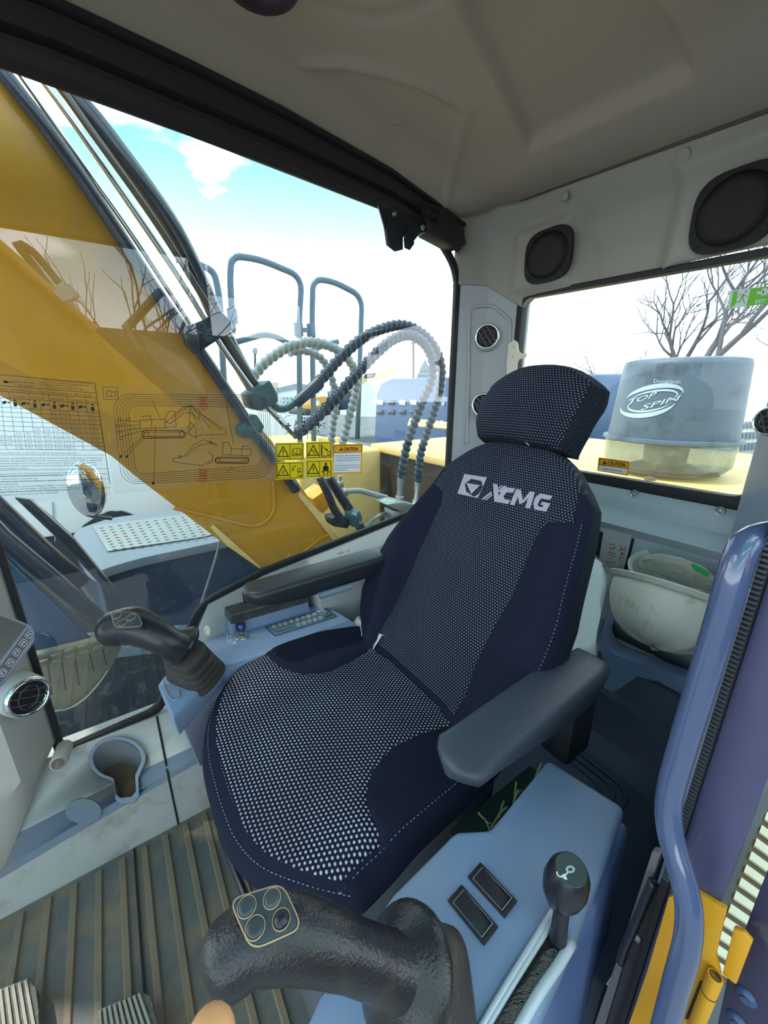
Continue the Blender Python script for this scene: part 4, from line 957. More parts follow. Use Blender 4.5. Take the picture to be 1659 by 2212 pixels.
# opening with handwritten plate on the rear wall
opn = thing('service_plate', 'bare metal plate with red handwritten numbers in a dark rear wall opening', 'plate', at(1330, 1180, X=1.12))
slab(lambda x, y: at(x, y, X=1.1265), [(1255, 1098), (1345, 1122), (1365, 1132), (1374, 1155), (1345, 1262), (1250, 1262)], (.004, 0, 0), 'dark_recess', M_black, opn, .001)
slab(lambda x, y: at(x, y, X=1.122), [(1305, 1133), (1315, 1127), (1352, 1136), (1359, 1146), (1367, 1149), (1340, 1262), (1285, 1262), (1303, 1150), (1294, 1147), (1296, 1139), (1303, 1141)], (.003, 0, 0), 'plate', mat('plate_pale', (176, 180, 182), .45), opn, .0005)
q = Ink(lambda x, y: at(x, y, X=1.1215))
w_ = 1.5
for L_ in ([(1315, 1175), (1328, 1177)], [(1319, 1182), (1316, 1184), (1326, 1186), (1328, 1183), (1322, 1181)], [(1319, 1190), (1321, 1188)], [(1314, 1193), (1328, 1196)], [(1312, 1198), (1328, 1202)], [(1317, 1205), (1316, 1207)], [(1309, 1213), (1326, 1216)],
           [(1341, 1178), (1342, 1186), (1352, 1185), (1351, 1181)], [(1337, 1188), (1352, 1190)], [(1341, 1194), (1342, 1198), (1348, 1199), (1348, 1195), (1341, 1194)], [(1347, 1206), (1343, 1203), (1338, 1204), (1339, 1209), (1342, 1212)]): q.line(L_, w_)
q.build('handwriting', mat('red_ink', (0, 0, 0)), opn)
bk = thing('bent_metal_plate', 'rounded grey metal plate with a black knob behind the seat back', 'plate', at(1290, 1280, X=1.02))
P = [at(x, y, X=xx) for x, y, xx in ((1270, 1180, 1.1), (1292, 1205, 1.1), (1322, 1232, 1.09), (1333, 1252, 1.08), (1328, 1268, 1.06), (1300, 1295, 1.02), (1258, 1338, .95), (1225, 1365, .90), (1215, 1300, .95), (1240, 1200, 1.08))]
MB().prism(P, (0, .0, -.003)).build('plate', M_metal, bk, bev=.001)
MB().lathe([(0, .018), (.007, .018), (.009, .014), (.009, .002), (.012, 0)], at(1296, 1228, X=1.085), (-.5, -.1, .8), 18).build('knob', M_black, bk)
# ledge behind the seat and storage bin with hard hats
sh_ = MB(); binp = [(1300, 1375), (1345, 1270), (1420, 1262), (1640, 1330), (1600, 1500), (1500, 1462), (1400, 1424)]
base = [V((.985, 1.0, .415)), V((.985, .12, .415)), V((1.135, .12, .44)), V((1.135, 1.0, .44))]
sf = MB().prism(base, (0, 0, -.03)).build('ledge', bpy.data.materials['rear_low'], bev=.004); sf.name = 'trim_9'; tag(sf, kind='structure')
binhole = True
bn = thing('storage_bin', 'blue-grey moulded open bin on the rear ledge holding two hard hats', 'bin', at(1420, 1400, Z=.42))
oi = [at(x, y, Z=.452) for x, y in ((1322, 1362), (1345, 1285), (1400, 1262), (1640, 1335), (1600, 1485), (1498, 1450), (1338, 1392))]
oo = [at(x, y, Z=.452) for x, y in ((1296, 1372), (1330, 1262), (1400, 1238), (1690, 1320), (1640, 1540), (1497, 1470), (1318, 1412))]
li = rpoly(oi, .02, 4); lo = rpoly(oo, .03, 4); sf = cut(sf, MB().prism([p + V((0, 0, .05)) for p in li], (0, 0, -.2))); m = MB(); ring(m, li, lo, (0, 0, -.012)); m.build('bin_rim', M_bluegrey, bn, bev=.003)
m = MB(); m.add(li + [p + V((0, 0, -.12)) for p in li], [(i, (i + 1) % len(li), (i + 1) % len(li) + len(li), i + len(li)) for i in range(len(li))] + [tuple(range(len(li), 2 * len(li)))]); m.build('bin_inside', M_black, bn)
m = MB(); m.add(lo + [p + V((-.012, 0, -.13)) for p in lo], [(i, (i + 1) % len(lo), (i + 1) % len(lo) + len(lo), i + len(lo)) for i in range(len(lo))]); m.build('bin_wall', M_bluegrey, bn)
def hat(label, c, ax, xx, rx, ry, h, ridges, par=None):
    t = thing('hard_hat', label, 'hard hat', c, 'white hard hats in the bin'); ax = V(ax).normalized(); xx = V(xx); xx = (xx - ax * xx.dot(ax)).normalized(); yy = ax.cross(xx)
    m = MB(); rows = []
    for i in range(13):
        p = (math.pi / 2) * i / 12; r = []
        for k_ in range(49):
            a = 2 * math.pi * k_ / 48; w = 1 + (.06 * max(0, math.cos((a - 1.57) * 3)) ** 8 + .05 * max(0, math.cos(a * 4)) ** 10) * math.sin(p + .3) * (1 if ridges else 0)
            r.append(c + xx * rx * math.cos(p) ** .8 * math.cos(a) * w + yy * ry * math.cos(p) ** .8 * math.sin(a) * w + ax * h * math.sin(p) * w)
        rows.append(r)
    m.grid(rows); o = m.build('dome', M_hat, t, smooth=180); so = o.modifiers.new('s', 'SOLIDIFY'); so.thickness = .003
    m = MB(); rows = []
    for (s_, d) in ((1.0, 0), (1.04, -.006), (1.10, -.012), (1.12, -.013)):
        rows.append([c + xx * rx * s_ * math.cos(a) + yy * ry * (s_ + (.18 * (s_ - 1) / .12 if math.sin(a) > 0 else 0) * max(0, math.sin(a))) * math.sin(a) + ax * d for a in [k_ * 2 * math.pi / 48 for k_ in range(49)]])
    m.grid(rows); o = m.build('brim', M_hat, t, smooth=180); so = o.modifiers.new('s', 'SOLIDIFY'); so.thickness = .003
    return t, xx, yy, ax
hc = at(1450, 1285, X=1.03)
h1 = hat('dirty white hard hat lying front-most in the rear storage bin', hc, (-.50, -.05, -.86), (.15, 1, .05), .125, .105, .125, True)
h2c = at(1462, 1248, X=1.085)
h2 = hat('older off-white hard hat with a green mark, behind the front-most hard hat', h2c, (.35, 0, -.9), (.1, 1, .1), .10, .07, .05, False)
P = [at(x, y, X=1.05) for x, y in ((1378, 1225), (1386, 1203), (1420, 1196), (1470, 1206), (1520, 1226), (1552, 1256), (1548, 1284), (1500, 1268), (1440, 1245))]
pn = MB().prism(P, (.012, 0, .0)).build('neck_band', mat('band_grey', (170, 170, 160), .6, dirt=(150, 125, 95), damt=.5, dscale=20), h2[0], bev=.004)
for c4 in (((1392, 1208), (1412, 1207), (1410, 1220), (1391, 1219)), ((1426, 1213), (1482, 1224), (1479, 1241), (1424, 1228)), ((1500, 1238), (1540, 1258), (1536, 1274), (1497, 1255))):
    PP = rpoly([at(x, y, X=1.0485) for x, y in c4], .006, 4); MB().tube(PP + [PP[0]], .002, 6).build('raised_rib', bpy.data.materials['band_grey'], h2[0], smooth=180)
slab(lambda x, y: at(x, y, X=1.0485), [(1492, 1218), (1500, 1218), (1534, 1238), (1530, 1247), (1500, 1232)], (-.001, 0, 0), 'green_mark', mat('green_mark', (20, 160, 70), .6), h2[0], label='green painted mark')

# ============================================================ LEFT SIDE: door frame, handrail, hinge, outside step
bp_ = MB().prism([(.40, .060, -.1), (.40, .022, -.1), (.44, .026, -.1), (.46, .066, -.1)], (0, 0, 1.85)).build('door_1', M_purple, bev=.004); tag(bp_, kind='structure')
for p in bp_.data.polygons: pass
lq = MB().box((.47, .068, -.05), (1.1, .082, .92)).build('wall_left_panel', bpy.data.materials['pillar_left'], bev=.004); tag(lq, kind='structure')
lq = MB().box((.47, .068, 1.5), (1.16, .082, 1.76)).build('wall_left_header', bpy.data.materials['pillar_left'], bev=.004); tag(lq, kind='structure')
hd_ = MB().box((-.66, .015, 1.645), (.46, .06, 1.76)).build('trim_10', M_rail, bev=.006); tag(hd_, kind='structure')
ds = thing('door_seal', 'black toothed rubber seal running down the door pillar behind the handrail', 'seal', (.40, .064, .3))
MB().box((.396, .0595, .2), (.408, .0665, 1.7)).build('seal_strip', M_black, ds, bev=.0015)
m = MB(); z = .62
while z < 1.05: m.box((.3925, .060, z), (.3965, .0655, z + .0022)); z += .0045
tag(m.build('seal_teeth', mat('teeth', (66, 66, 74), .6), ds, weld=False), kind='stuff')
dt = thing('door_sill_trim', 'grey and brush-edged sill strips at the foot of the door opening', 'trim', at(1350, 2100, X=.41))
slab(lambda x, y: at(x, y, X=.415), [(1408, 1840), (1428, 1845), (1352, 2065), (1300, 2240), (1275, 2240), (1340, 2050)], (.01, 0, 0), 'grey_strip', mat('strip_grey', (112, 108, 112), .6), dt, .001)
slab(lambda x, y: at(x, y, X=.412), [(1436, 1880), (1448, 1905), (1405, 2050), (1340, 2260), (1302, 2240), (1355, 2062)], (.01, 0, 0), 'brush_strip', mat('strip_brush', (66, 60, 66), .8, bump=1, bscale=400), dt, .001)
st = thing('door_striker', 'slim black latch bar standing on the door sill beside the near console', 'latch', at(1370, 2000, X=.405))
MB().tube(crom([at(x, y, X=.405) for x, y in ((1411, 1905), (1398, 1935), (1385, 1965), (1366, 2010), (1348, 2050), (1340, 2078))], .005), [.0035] * 3 + [.0055] * 30 if False else .0048, 10).build('latch_bar', M_grip, st, smooth=180)
slab(lambda x, y: at(x, y, X=.408), [(1366, 2010), (1384, 2030), (1380, 2040), (1358, 2022)], (.004, 0, 0), 'latch_foot', M_metal, st, .0005)
# handrail
hr = thing('grab_handrail', 'large glossy blue-grey bent tube grab handle in the right foreground', 'handrail', at(1500, 1480, X=.375))
hp = [at(x, y, X=xx) for x, y, xx in ((1700, 1150, .42), (1650, 1157, .41), (1612, 1175, .395), (1588, 1230, .385), (1560, 1330, .38), (1518, 1470, .377), (1478, 1600, .374), (1446, 1720, .370), (1448, 1800, .365), (1470, 1880, .360), (1488, 1960, .357), (1484, 2040, .355), (1460, 2130, .352), (1430, 2240, .35), (1395, 2350, .35))]
MB().tube(crom(hp, .006), .0108, 22, up=(0, 1, 0)).build('tube', M_tube, hr, smooth=180)
MB().lathe([(.018, 0), (.018, .006), (.0125, .008)], at(1698, 1150, X=.42), (-.2, 1, .0), 20).build('mount_flange', M_tube, hr)
# hinge
hg = thing('hinge', 'yellow painted steel door hinge with a barrel pin behind the handrail', 'hinge', at(1500, 2100, X=.395))
fh = lambda x, y: at(x, y, X=.394)
slab(fh, [(1444, 1938), (1500, 1924), (1568, 1966), (1545, 2065), (1555, 2110), (1520, 2230), (1352, 2230), (1400, 2090)], (.006, 0, 0), 'hinge_plate', M_hinge, hg, .001)
slab(lambda x, y: at(x, y, X=.399), [(1585, 2005), (1606, 2014), (1625, 2036), (1590, 2128), (1560, 2105)], (.005, 0, 0), 'hinge_leaf', M_hinge, hg, .001)
a = at(1546, 2108, X=.388); b = at(1496, 2235, X=.388)
MB().tube([a, b], .0062, 18).build('hinge_barrel', M_hinge, hg, bev=.001)
MB().tube([a + (b - a) * .26, a + (b - a) * .275], .0065, 18).build('barrel_joint', mat('joint_line', (110, 70, 25), .7), hg)
MB().lathe([(.0035, .0), (.0042, .0006), (.0048, 0)], a, (a - b), 18).build('pin_end', bpy.data.materials['joint_line'], hg)
slab(lambda x, y: at(x, y, X=.3936), [(1512, 2118), (1518, 2120), (1488, 2200), (1480, 2200)], (-.0004, 0, 0), 'plate_slot', mat('slot_olive', (70, 62, 24), .7), hg)
# open door edge with bolts
dr = thing('open_door', 'dark purple folded-back cab door panel with two bolts at the lower right edge', 'door', at(1630, 2100, X=.44))
slab(lambda x, y: at(x, y, X=.43), [(1690, 1800), (1640, 1925), (1572, 2108), (1540, 2260), (1800, 2260), (1800, 1800)], (.012, 0, 0), 'door_panel', mat('door_panel', (60, 58, 84), .4, dirt=(120, 115, 120), dscale=14, damt=.6, dpos=(.58, .7)), dr, .001)
for p in ((1612, 2152), (1592, 2205)):
    c_ = at(*p, X=.4295); MB().lathe([(0, .006), (.0035, .006), (.004, .004), (.0075, .003), (.009, 0)], c_, (-1, 0, 0), 20).build('bolt', mat('bolt_blue', (60, 82, 120), .3), dr, smooth=50)
# step outside; cream slats stand in for stripes of sun through a grating
stp = thing('outside_step', 'cream slatted step board on the ground outside, seen past the door hinge', 'step', at(1600, 1960, Z=-.9))
fs_ = lambda x, y: at(x, y, Z=-.9)
slab(fs_, [(1618, 1830), (1680, 1700), (1760, 1760), (1660, 1930), (1575, 2120), (1520, 2090)], (0, 0, -.03), 'board', M_brownb, stp)
k_ = 0
for i_ in range(13):
    t0 = i_ / 13; t1 = (i_ + .52) / 13
    a0 = V((1528, 2085)).lerp(V((1672, 1715)), t0); a1 = V((1528, 2085)).lerp(V((1672, 1715)), t1); b0 = V((1578, 2118)).lerp(V((1745, 1770)), t0); b1 = V((1578, 2118)).lerp(V((1745, 1770)), t1)
    slab(lambda x, y: at(x, y, Z=-.899), [tuple(a0), tuple(b0), tuple(b1), tuple(a1)], (0, 0, .012), 'sun_stripe', M_cream, stp)

# ============================================================ FRONT LEFT: monitor, pedals, finger
mo = thing('monitor', 'grey framed monitor with a column of keys F1 to F5 at the left edge', 'monitor', at(0, 1420, Y=.72))
mn = (V((.35, -.75, .45))).normalized(); mp0 = at(30, 1420, Y=.78)
fm = lambda d: (lambda x, y: onp(x, y, mp0 + mn * d, mn))
f0 = fm(0)
body = [(-120, 1240), (-10, 1318), (68, 1350), (76, 1362), (77, 1385), (8, 1478), (-14, 1494), (-60, 1540), (-220, 1450)]
MB().prism([f0(*p) for p in body], -mn * .03).build('monitor_body', mat('monitor_grey', (136, 142, 156), .45), mo, bev=.004, seg=3)
slab(fm(.0012), [(-120, 1255), (-10, 1326), (57, 1352), (0, 1428), (-90, 1545), (-220, 1450)], -mn * .002, 'screen', M_screen, mo)
slab(fm(.0012), [(60, 1358), (73, 1370), (8, 1468), (-14, 1492), (-24, 1484), (0, 1440)], -mn * .002, 'key_strip', mat('strip_dark', (62, 62, 76), .4), mo)
q = Ink(fm(.0018)); ang = V((57, -85)).normalized()
for i_, (x, y) in enumerate(((6, 1453), (22, 1431), (36, 1409), (50, 1389), (63, 1371))):
    dx = V((.60, -.80)); dy = V((.85, .50)); c_ = V((x, y)); w, h = 8.2, 6.2
    kk = MB().prism(rpoly([fm(.0012)(*(c_ + dx * w * a + dy * h * b)) for a, b in ((-1, -1), (1, -1), (1, 1), (-1, 1))], .002, 3), mn * .0012).build('key', mat('key_dark', (30, 30, 38), .35), mo)
    q2 = Ink(fm(.0027)); cc4 = [c_ + dx * w * a + dy * h * b for a, b in ((-.75, -1), (.75, -1), (1, -.7), (1, .7), (.75, 1), (-.75, 1), (-1, .7), (-1, -.7))]
    q2.line([tuple(p) for p in cc4], .9, True); s0 = c_ - dx * 5.4 + dy * 3.2
    q2.text('F%d' % (i_ + 1), s0.x, s0.y, 6.6, xv=tuple(dx), yv=tuple(-dy), wide=10.5); q2.build('key_label', M_swh, kk)
for i_, pts in enumerate((((-60, 2158), (62, 2110), (78, 2132), (84, 2180), (86, 2240), (-60, 2260)), ((210, 2180), (305, 2140), (326, 2150), (345, 2230), (350, 2270), (215, 2280)))):
    c_ = at(pts[0][0] + 60, pts[0][1], Z=.06); pd = thing('foot_pedal', ('worn ribbed rubber foot pedal in the bottom left corner', 'worn ribbed rubber foot pedal right of the corner pedal, at the bottom edge')[i_], 'pedal', c_, 'ribbed foot pedals')
    MB().prism([at(x, y, Z=.05) for x, y in pts], (0, 0, -.025)).build('pedal_plate', mat('pedal_rubber', (92, 92, 88), .8, bump=1, bscale=120, dirt=(150, 140, 120), damt=.7, dscale=25), pd, bev=.003)
    x0_ = pts[0][0]; n_ = 9
    for k_ in range(n_):
        t = (k_ + .5) / n_; a = V(pts[0]).lerp(V(pts[1]), t) + V((0, 6)); b = V(pts[-1]).lerp(V(pts[-2]), t)
        MB().bar(at(a.x, a.y, Z=.052), at(b.x, b.y, Z=.052), .004, .006).build('ridge', mat('ridge_dust', (146, 142, 130), .85), pd)
fg = thing('finger', 'blurred fingertip of the photographer at the bottom edge', 'person', at(455, 2230, Z=.9))
P0 = at(455, 2236, Z=.925); MB().tube([P0, P0 + V((-.002, -.010, -.018)), P0 + V((-.004, -.016, -.045))], [.0065, .0085, .0088], 18).build('fingertip', M_skin, fg, smooth=180)
MB().ball(P0, .0065, .0065, .0055, n=8).build('finger_end', M_skin, fg, smooth=180)

# ============================================================ STICKERS ON THE PANES
fw = lambda y: (lambda px_, py_: at(px_, py_, Y=y))
g0, g1, g2 = fw(1.0595), fw(1.0590), fw(1.0586)
def sheet(pts, f0_, d, name, m, par, r=0, label=None):
    P = [f0_(*p) for p in pts]; P = rpoly(P, r, 3) if r else P
    return MB().prism(P, d).build(name, m, par, smooth=None, label=label)
# load chart
lc = thing('load_chart', 'clear film printed with a lifting capacity table, left on the side window', 'sticker', g0(120, 950))
sheet([(-60, 790), (0, 811), (208, 825), (240, 1068), (0, 1094), (-60, 1100)], g0, (0, .0004, 0), 'film', M_clear, lc)
q = Ink(g1)
def CM(u, v):  # chart coordinates: u px right at the top row, v down
    t = (v - 820) / 250.; x = u + (34 if u > 0 else 30) * t * (.95 + u * .0003); y = v + u * (.085 - t * .13)
    return (x, y)
def CL(a, b, w=1): q.line([CM(*a), CM(*b)], w)
q.line([CM(-40, 809), CM(206, 809)], 1); q.line([CM(206, 809), CM(206, 1052)], 1.3); CL((-40, 833), (206, 833)); CL((-40, 845), (206, 845)); CL((-40, 859), (206, 859))
rws = [880, 890, 900, 910, 920, 931, 942, 952, 962, 971]
for r_ in rws: CL((-40, r_), (206, r_), .8)
cols = [0, 20, 40, 60, 81, 101, 120, 140, 159, 178, 197 - 3]
cols = [-20, -3, 16, 37, 58, 80, 101, 121, 141, 160, 181, 206]
for i_, c_ in enumerate(cols): CL((c_, 859 if i_ % 2 else 846), (c_, 971), .8)
for i_ in range(0, len(cols) - 1):
    x, y = CM((cols[i_] + cols[i_ + 1]) / 2, 868)
    if i_ % 2 == 0: q.poly([(x - 4, y - 1), (x + 4, y), (x + 4, y + 9), (x - 3, y + 8)]); q.poly([(x - 3, y - 7), (x + 3, y - 6), (x + 3, y - 3), (x - 3, y - 4)])
    else: q.poly([(x - 8, y - 1), (x + 0, y - 3), (x + 1, y + 3), (x - 7, y + 5)]); q.line([(x, y), (x + 8, y + 1)], 1.5); q.poly([(x + 5, y - .5), (x + 9, y), (x + 9, y + 3), (x + 5, y + 2.5)])
def T(s_, u, v, h, wide=None):
    x, y = CM(u, v); x2, y2 = CM(u + 60, v); d = V((x2 - x, y2 - y)).normalized(); q.text(s_, x, y, h, xv=tuple(d), yv=(-.12, -1), wide=wide)
T('Railing over side', 27, 823, 4, 46); T('or 360 degrees', 30, 830, 4, 40); x, y = CM(12, 824); q.poly([(x - 5, y - 3), (x + 4, y - 2), (x + 4, y + 3), (x - 5, y + 2)]); q.line([(x, y), (x + 14, y + 1)], 1.8)
T('A-Reach from swing centerline to bucket hook', 91, 812.5, 3.6, 106); T('B-Bucket hook height above/below ground', 91, 818, 3.6, 100); T('C-Lifting capacities in kilograms', 91, 823.5, 3.6, 76); T('Max. discharge pressure 34.3 Mpa', 98, 829, 3.6, 82)
T('Standard Arm:  2.91m(9.7ft),Bucket:  0.91m\u00b3(1.2cubic yard),Shoe:  800mm(2.7ft)', -28, 842, 4.2, 224)
for s_, u in (('3.0m/10.0ft', 20), ('4.5m/15.0ft', 62), ('6.0m/20.0ft', 104), ('7.5m/25.0ft', 144), ('At Max. Reach', 176)): T(s_, u, 856, 3.8, 30)
random.seed(3)
for r_ in range(9):
    for c_ in range(len(cols) - 1):
        if (c_ in (6, 7, 10) and True) or (c_ in (8, 9) and 2 <= r_ < 7) or (c_ in (4, 5) and r_ > 3) or (c_ in (2, 3) and r_ > 4) or (c_ < 2 and r_ in (6, 7)):
            a = cols[c_] + 3; v = rws[r_] + 4.5
            T('%d.%d' % (random.randint(2000, 9999), random.randint(0, 9)), a, v, 2.4, 13); T('%d.%d' % (random.randint(10, 29), random.randint(100, 999)), a, v + 4, 2.4, 12)
for i_, s_ in enumerate(('Capacities marked with an asterisk(*) are limited by hydraulic capacities.', '', 'slings and any auxiliary lifting devices shall be deducted from the rated load to determine the', 'may be lifted. Lift capacities are based on the machine standing on a firm, uniform supporting', 'user shall make allowances for job conditions such as soft or uneven ground. The operator', 'be acquainted with the operator\'s manual and the operating safety manual furnished by the', 'before operating the machine.', '', 'Lift capacities shown are without the power boost feature engaged. Hydraulic capacities', 'capacities shown do not exceed 75% of minimum tipping load.', 'Max stable position is over the side.', 'The capacities apply only to the machine as originally manufactured and normally equipped', 'by the manufacturer.', 'The total mass of the machine is21500kg(47,288lb). Included in this are 800mm(2.7ft) steel', '5.68m(18.6ft) boom, 2.91m(9.7ft)arm, 4250kg(9,369lb) counterweight, bucket weighing', '999kg(2,198lb) all operating fluids and a 75 kg(165lb) operator.', 'Lift capacities are in compliance with ISO 10567:2007')):
    if s_: T(s_, -34, 980 + i_ * 5.6, 3.3, 234 * len(s_) / 94)
for v in (983, 1016, 1028, 1040, 1062): CL((-40, v), (206, v), .7)
q.build('print', M_ink, lc)
# hydraulic diagram film
dg = thing('hydraulic_diagram', 'clear film with line drawings of two excavators inside looped red marked lines', 'sticker', g0(420, 950))
sheet([(211, 826), (400, 838), (585, 850), (600, 870), (602, 1032), (246, 1068)], g0, (0, .0004, 0), 'film', M_clear, dg)
q = Ink(g1); q.line([(222, 835), (254, 837), (255, 864), (224, 862)], .9, True); q.line([(230, 846), (237, 844), (244, 847), (250, 845), (250, 856), (244, 858), (237, 856), (230, 857)], 1, True); q.line([(240, 846), (240, 857)], .8)
for i_ in range(6):
    o_ = i_ * 6.3; L_ = 246 + o_; Tt = 853 + o_ * .75; B_ = 1043 - o_ * .65; R_ = 582 - o_ * .7; r_ = 34 - i_ * 3
    P = []
    for (cx_, cy_, a0) in ((L_ + r_, Tt + r_ * .9, 180), (R_ - r_, Tt + 6 + r_ * .8, 270), (R_ - r_ + 4, B_ - 22 - r_ * .6, 0), (L_ + r_ + 14, B_ - r_ * .9, 90)):
        for k_ in range(7): a = math.radians(a0 + k_ * 15); P.append((cx_ + r_ * math.cos(a), cy_ + r_ * .95 * math.sin(a)))
    q.line(P, .8, True)
def ex1(q, s, X0, Y0, fl=1):
    def l(*p, w=1): q.line([(X0 + a * s * fl, Y0 + b * s) for a, b in p], w)
    # tracks
    tr = [(0, 4), (4, 0), (84, 0), (90, 4), (92, 9), (88, 15), (6, 17), (1, 12)]; q.line([(X0 + a * s * fl, Y0 + b * s) for a, b in tr], 1.6, True); l((4, 4), (86, 3)); l((6, 13), (86, 12))
    q.circ(X0 + 9 * s * fl, Y0 + 8 * s, 5 * s, 1); q.circ(X0 + 84 * s * fl, Y0 + 7 * s, 5 * s, .9)
    for k_ in range(9): q.circ(X0 + (18 + k_ * 7.4) * s * fl, Y0 + 14 * s, 2 * s, .7)
    l((-5, -22), (48, -24), (50, -6), (-4, -4), (-5, -22)); l((48, -24), (56, -40), (70, -41), (72, -8), (50, -6)); l((20, -23), (20, -5)); l((0, -30), (18, -31), (18, -23))
ex1(q, 1.02, 307, 930)
q.line([(358, 912), (395, 880), (414, 876), (432, 888), (430, 906), (415, 892), (398, 892), (368, 915)], 1, True); q.line([(432, 893), (488, 930), (487, 938), (430, 940), (422, 944), (424, 925)], 1); q.line([(405, 925), (412, 912), (420, 920), (404, 934), (424, 946)], 1.1)
ex1(q, .8, 538, 988, -1)
q.line([(470, 960), (440, 950), (420, 960), (398, 985), (372, 992), (376, 998), (436, 1006), (452, 996)], 1); q.line([(400, 988), (428, 962), (455, 957), (470, 965)], .9); q.line([(448, 975), (460, 985), (458, 998), (446, 1004)], 1.1); q.circ(388, 987, 3, .9); q.circ(455, 956, 3, .9)
for a, b in (((408, 876), (372, 905)), ((409, 876), (410, 930)), ((410, 876), (425, 918)), ((412, 876), (455, 925)), ((410, 876), (478, 930)), ((330, 866), (345, 902)), ((336, 920), (332, 1045)), ((258, 908), (302, 911)), ((256, 920), (300, 918)), ((258, 932), (304, 924)), ((262, 943), (310, 930)), ((262, 985), (310, 942)), ((275, 985), (312, 944)), ((500, 1010), (488, 1022)), ((505, 1010), (501, 1016)), ((488, 870), (505, 960))): q.line([a, b], .9)
for x, y in ((258, 906), (254, 920), (256, 934), (262, 946), (277, 906)): q.circ(x, y, 3.4, .9)
for x, y in ((261, 986), (274, 986), (331, 1044)): q.circ(x, y, 3)
q.build('print', M_ink, dg)
q = Ink(g1)
for y0 in (856, 1012):
    for k_ in range(5): q.line([(430, y0 + k_ * 6.2), (433, y0 + 3 + k_ * 6.2), (445, y0 + 3 + k_ * 6.2), (448, y0 + k_ * 6.2), (445, y0 - 3 + k_ * 6.2), (433, y0 - 3 + k_ * 6.2)], .8, True)
    q.text('||||||', 433, y0 + 26, 26, wide=11)
q.build('red_marks', M_red, dg, label='red hexagon row')
# joystick pattern film
jp = thing('control_pattern_film', 'small clear film with black arrow icons above the yellow warning labels', 'sticker', g0(650, 920))
sheet([(593, 888), (708, 890), (711, 953), (594, 955)], g0, (0, .0004, 0), 'film', M_clear, jp, .003)
q = Ink(g1)
def arrow(x, y, dx, dy, n=8):
    q.line([(x, y), (x + dx * n, y + dy * n)], 1.3); e = V((x + dx * n, y + dy * n)); d = V((dx, dy)); p = V((-dy, dx)); q.poly([tuple(e + d * 2.5), tuple(e + p * 2.4 - d * 1.5), tuple(e - p * 2.4 - d * 1.5)])
for (cx_, cy_) in ((622.5, 919.5), (688.5, 918.5)):
    for d in ((1, 0), (-1, 0), (0, 1), (0, -1)): arrow(cx_, cy_, *d, n=4.5)
    q.poly([(cx_ - 1.8, cy_ - 1.8), (cx_ + 1.8, cy_ - 1.8), (cx_ + 1.8, cy_ + 1.8), (cx_ - 1.8, cy_ + 1.8)])
for x in (652.5, 657.5):
    arrow(x, 905, 0, -1, 2.5); arrow(x, 908, 0, 1, 3)
arrow(655, 897, 0, -1, 2.5); arrow(655, 918, 0, 1, 2.5)
for L_ in ([(598, 902), (609, 902), (619, 915)], [(599, 898), (607, 898)], [(617, 903), (617, 899), (628, 898)], [(604, 913), (608, 918), (611, 926)], [(603, 912), (607, 911), (608, 915), (604, 916)], [(640, 912), (636, 920), (634, 926)], [(637, 911), (642, 911), (642, 916), (637, 916)], [(616, 939), (622, 933), (628, 934), (626, 938)],
           [(684, 898), (690, 905), (683, 909), (692, 909)], [(671, 916), (678, 916), (675, 924)], [(696, 915), (704, 914)], [(698, 917), (700, 922), (702, 926)], [(684, 935), (687, 929), (691, 935)], [(648, 950), (645, 947), (645, 931), (661, 929), (664, 934), (665, 948)], [(650, 948), (650, 934)]): q.line(L_, 1.2)
q.build('print', M_ink, jp)
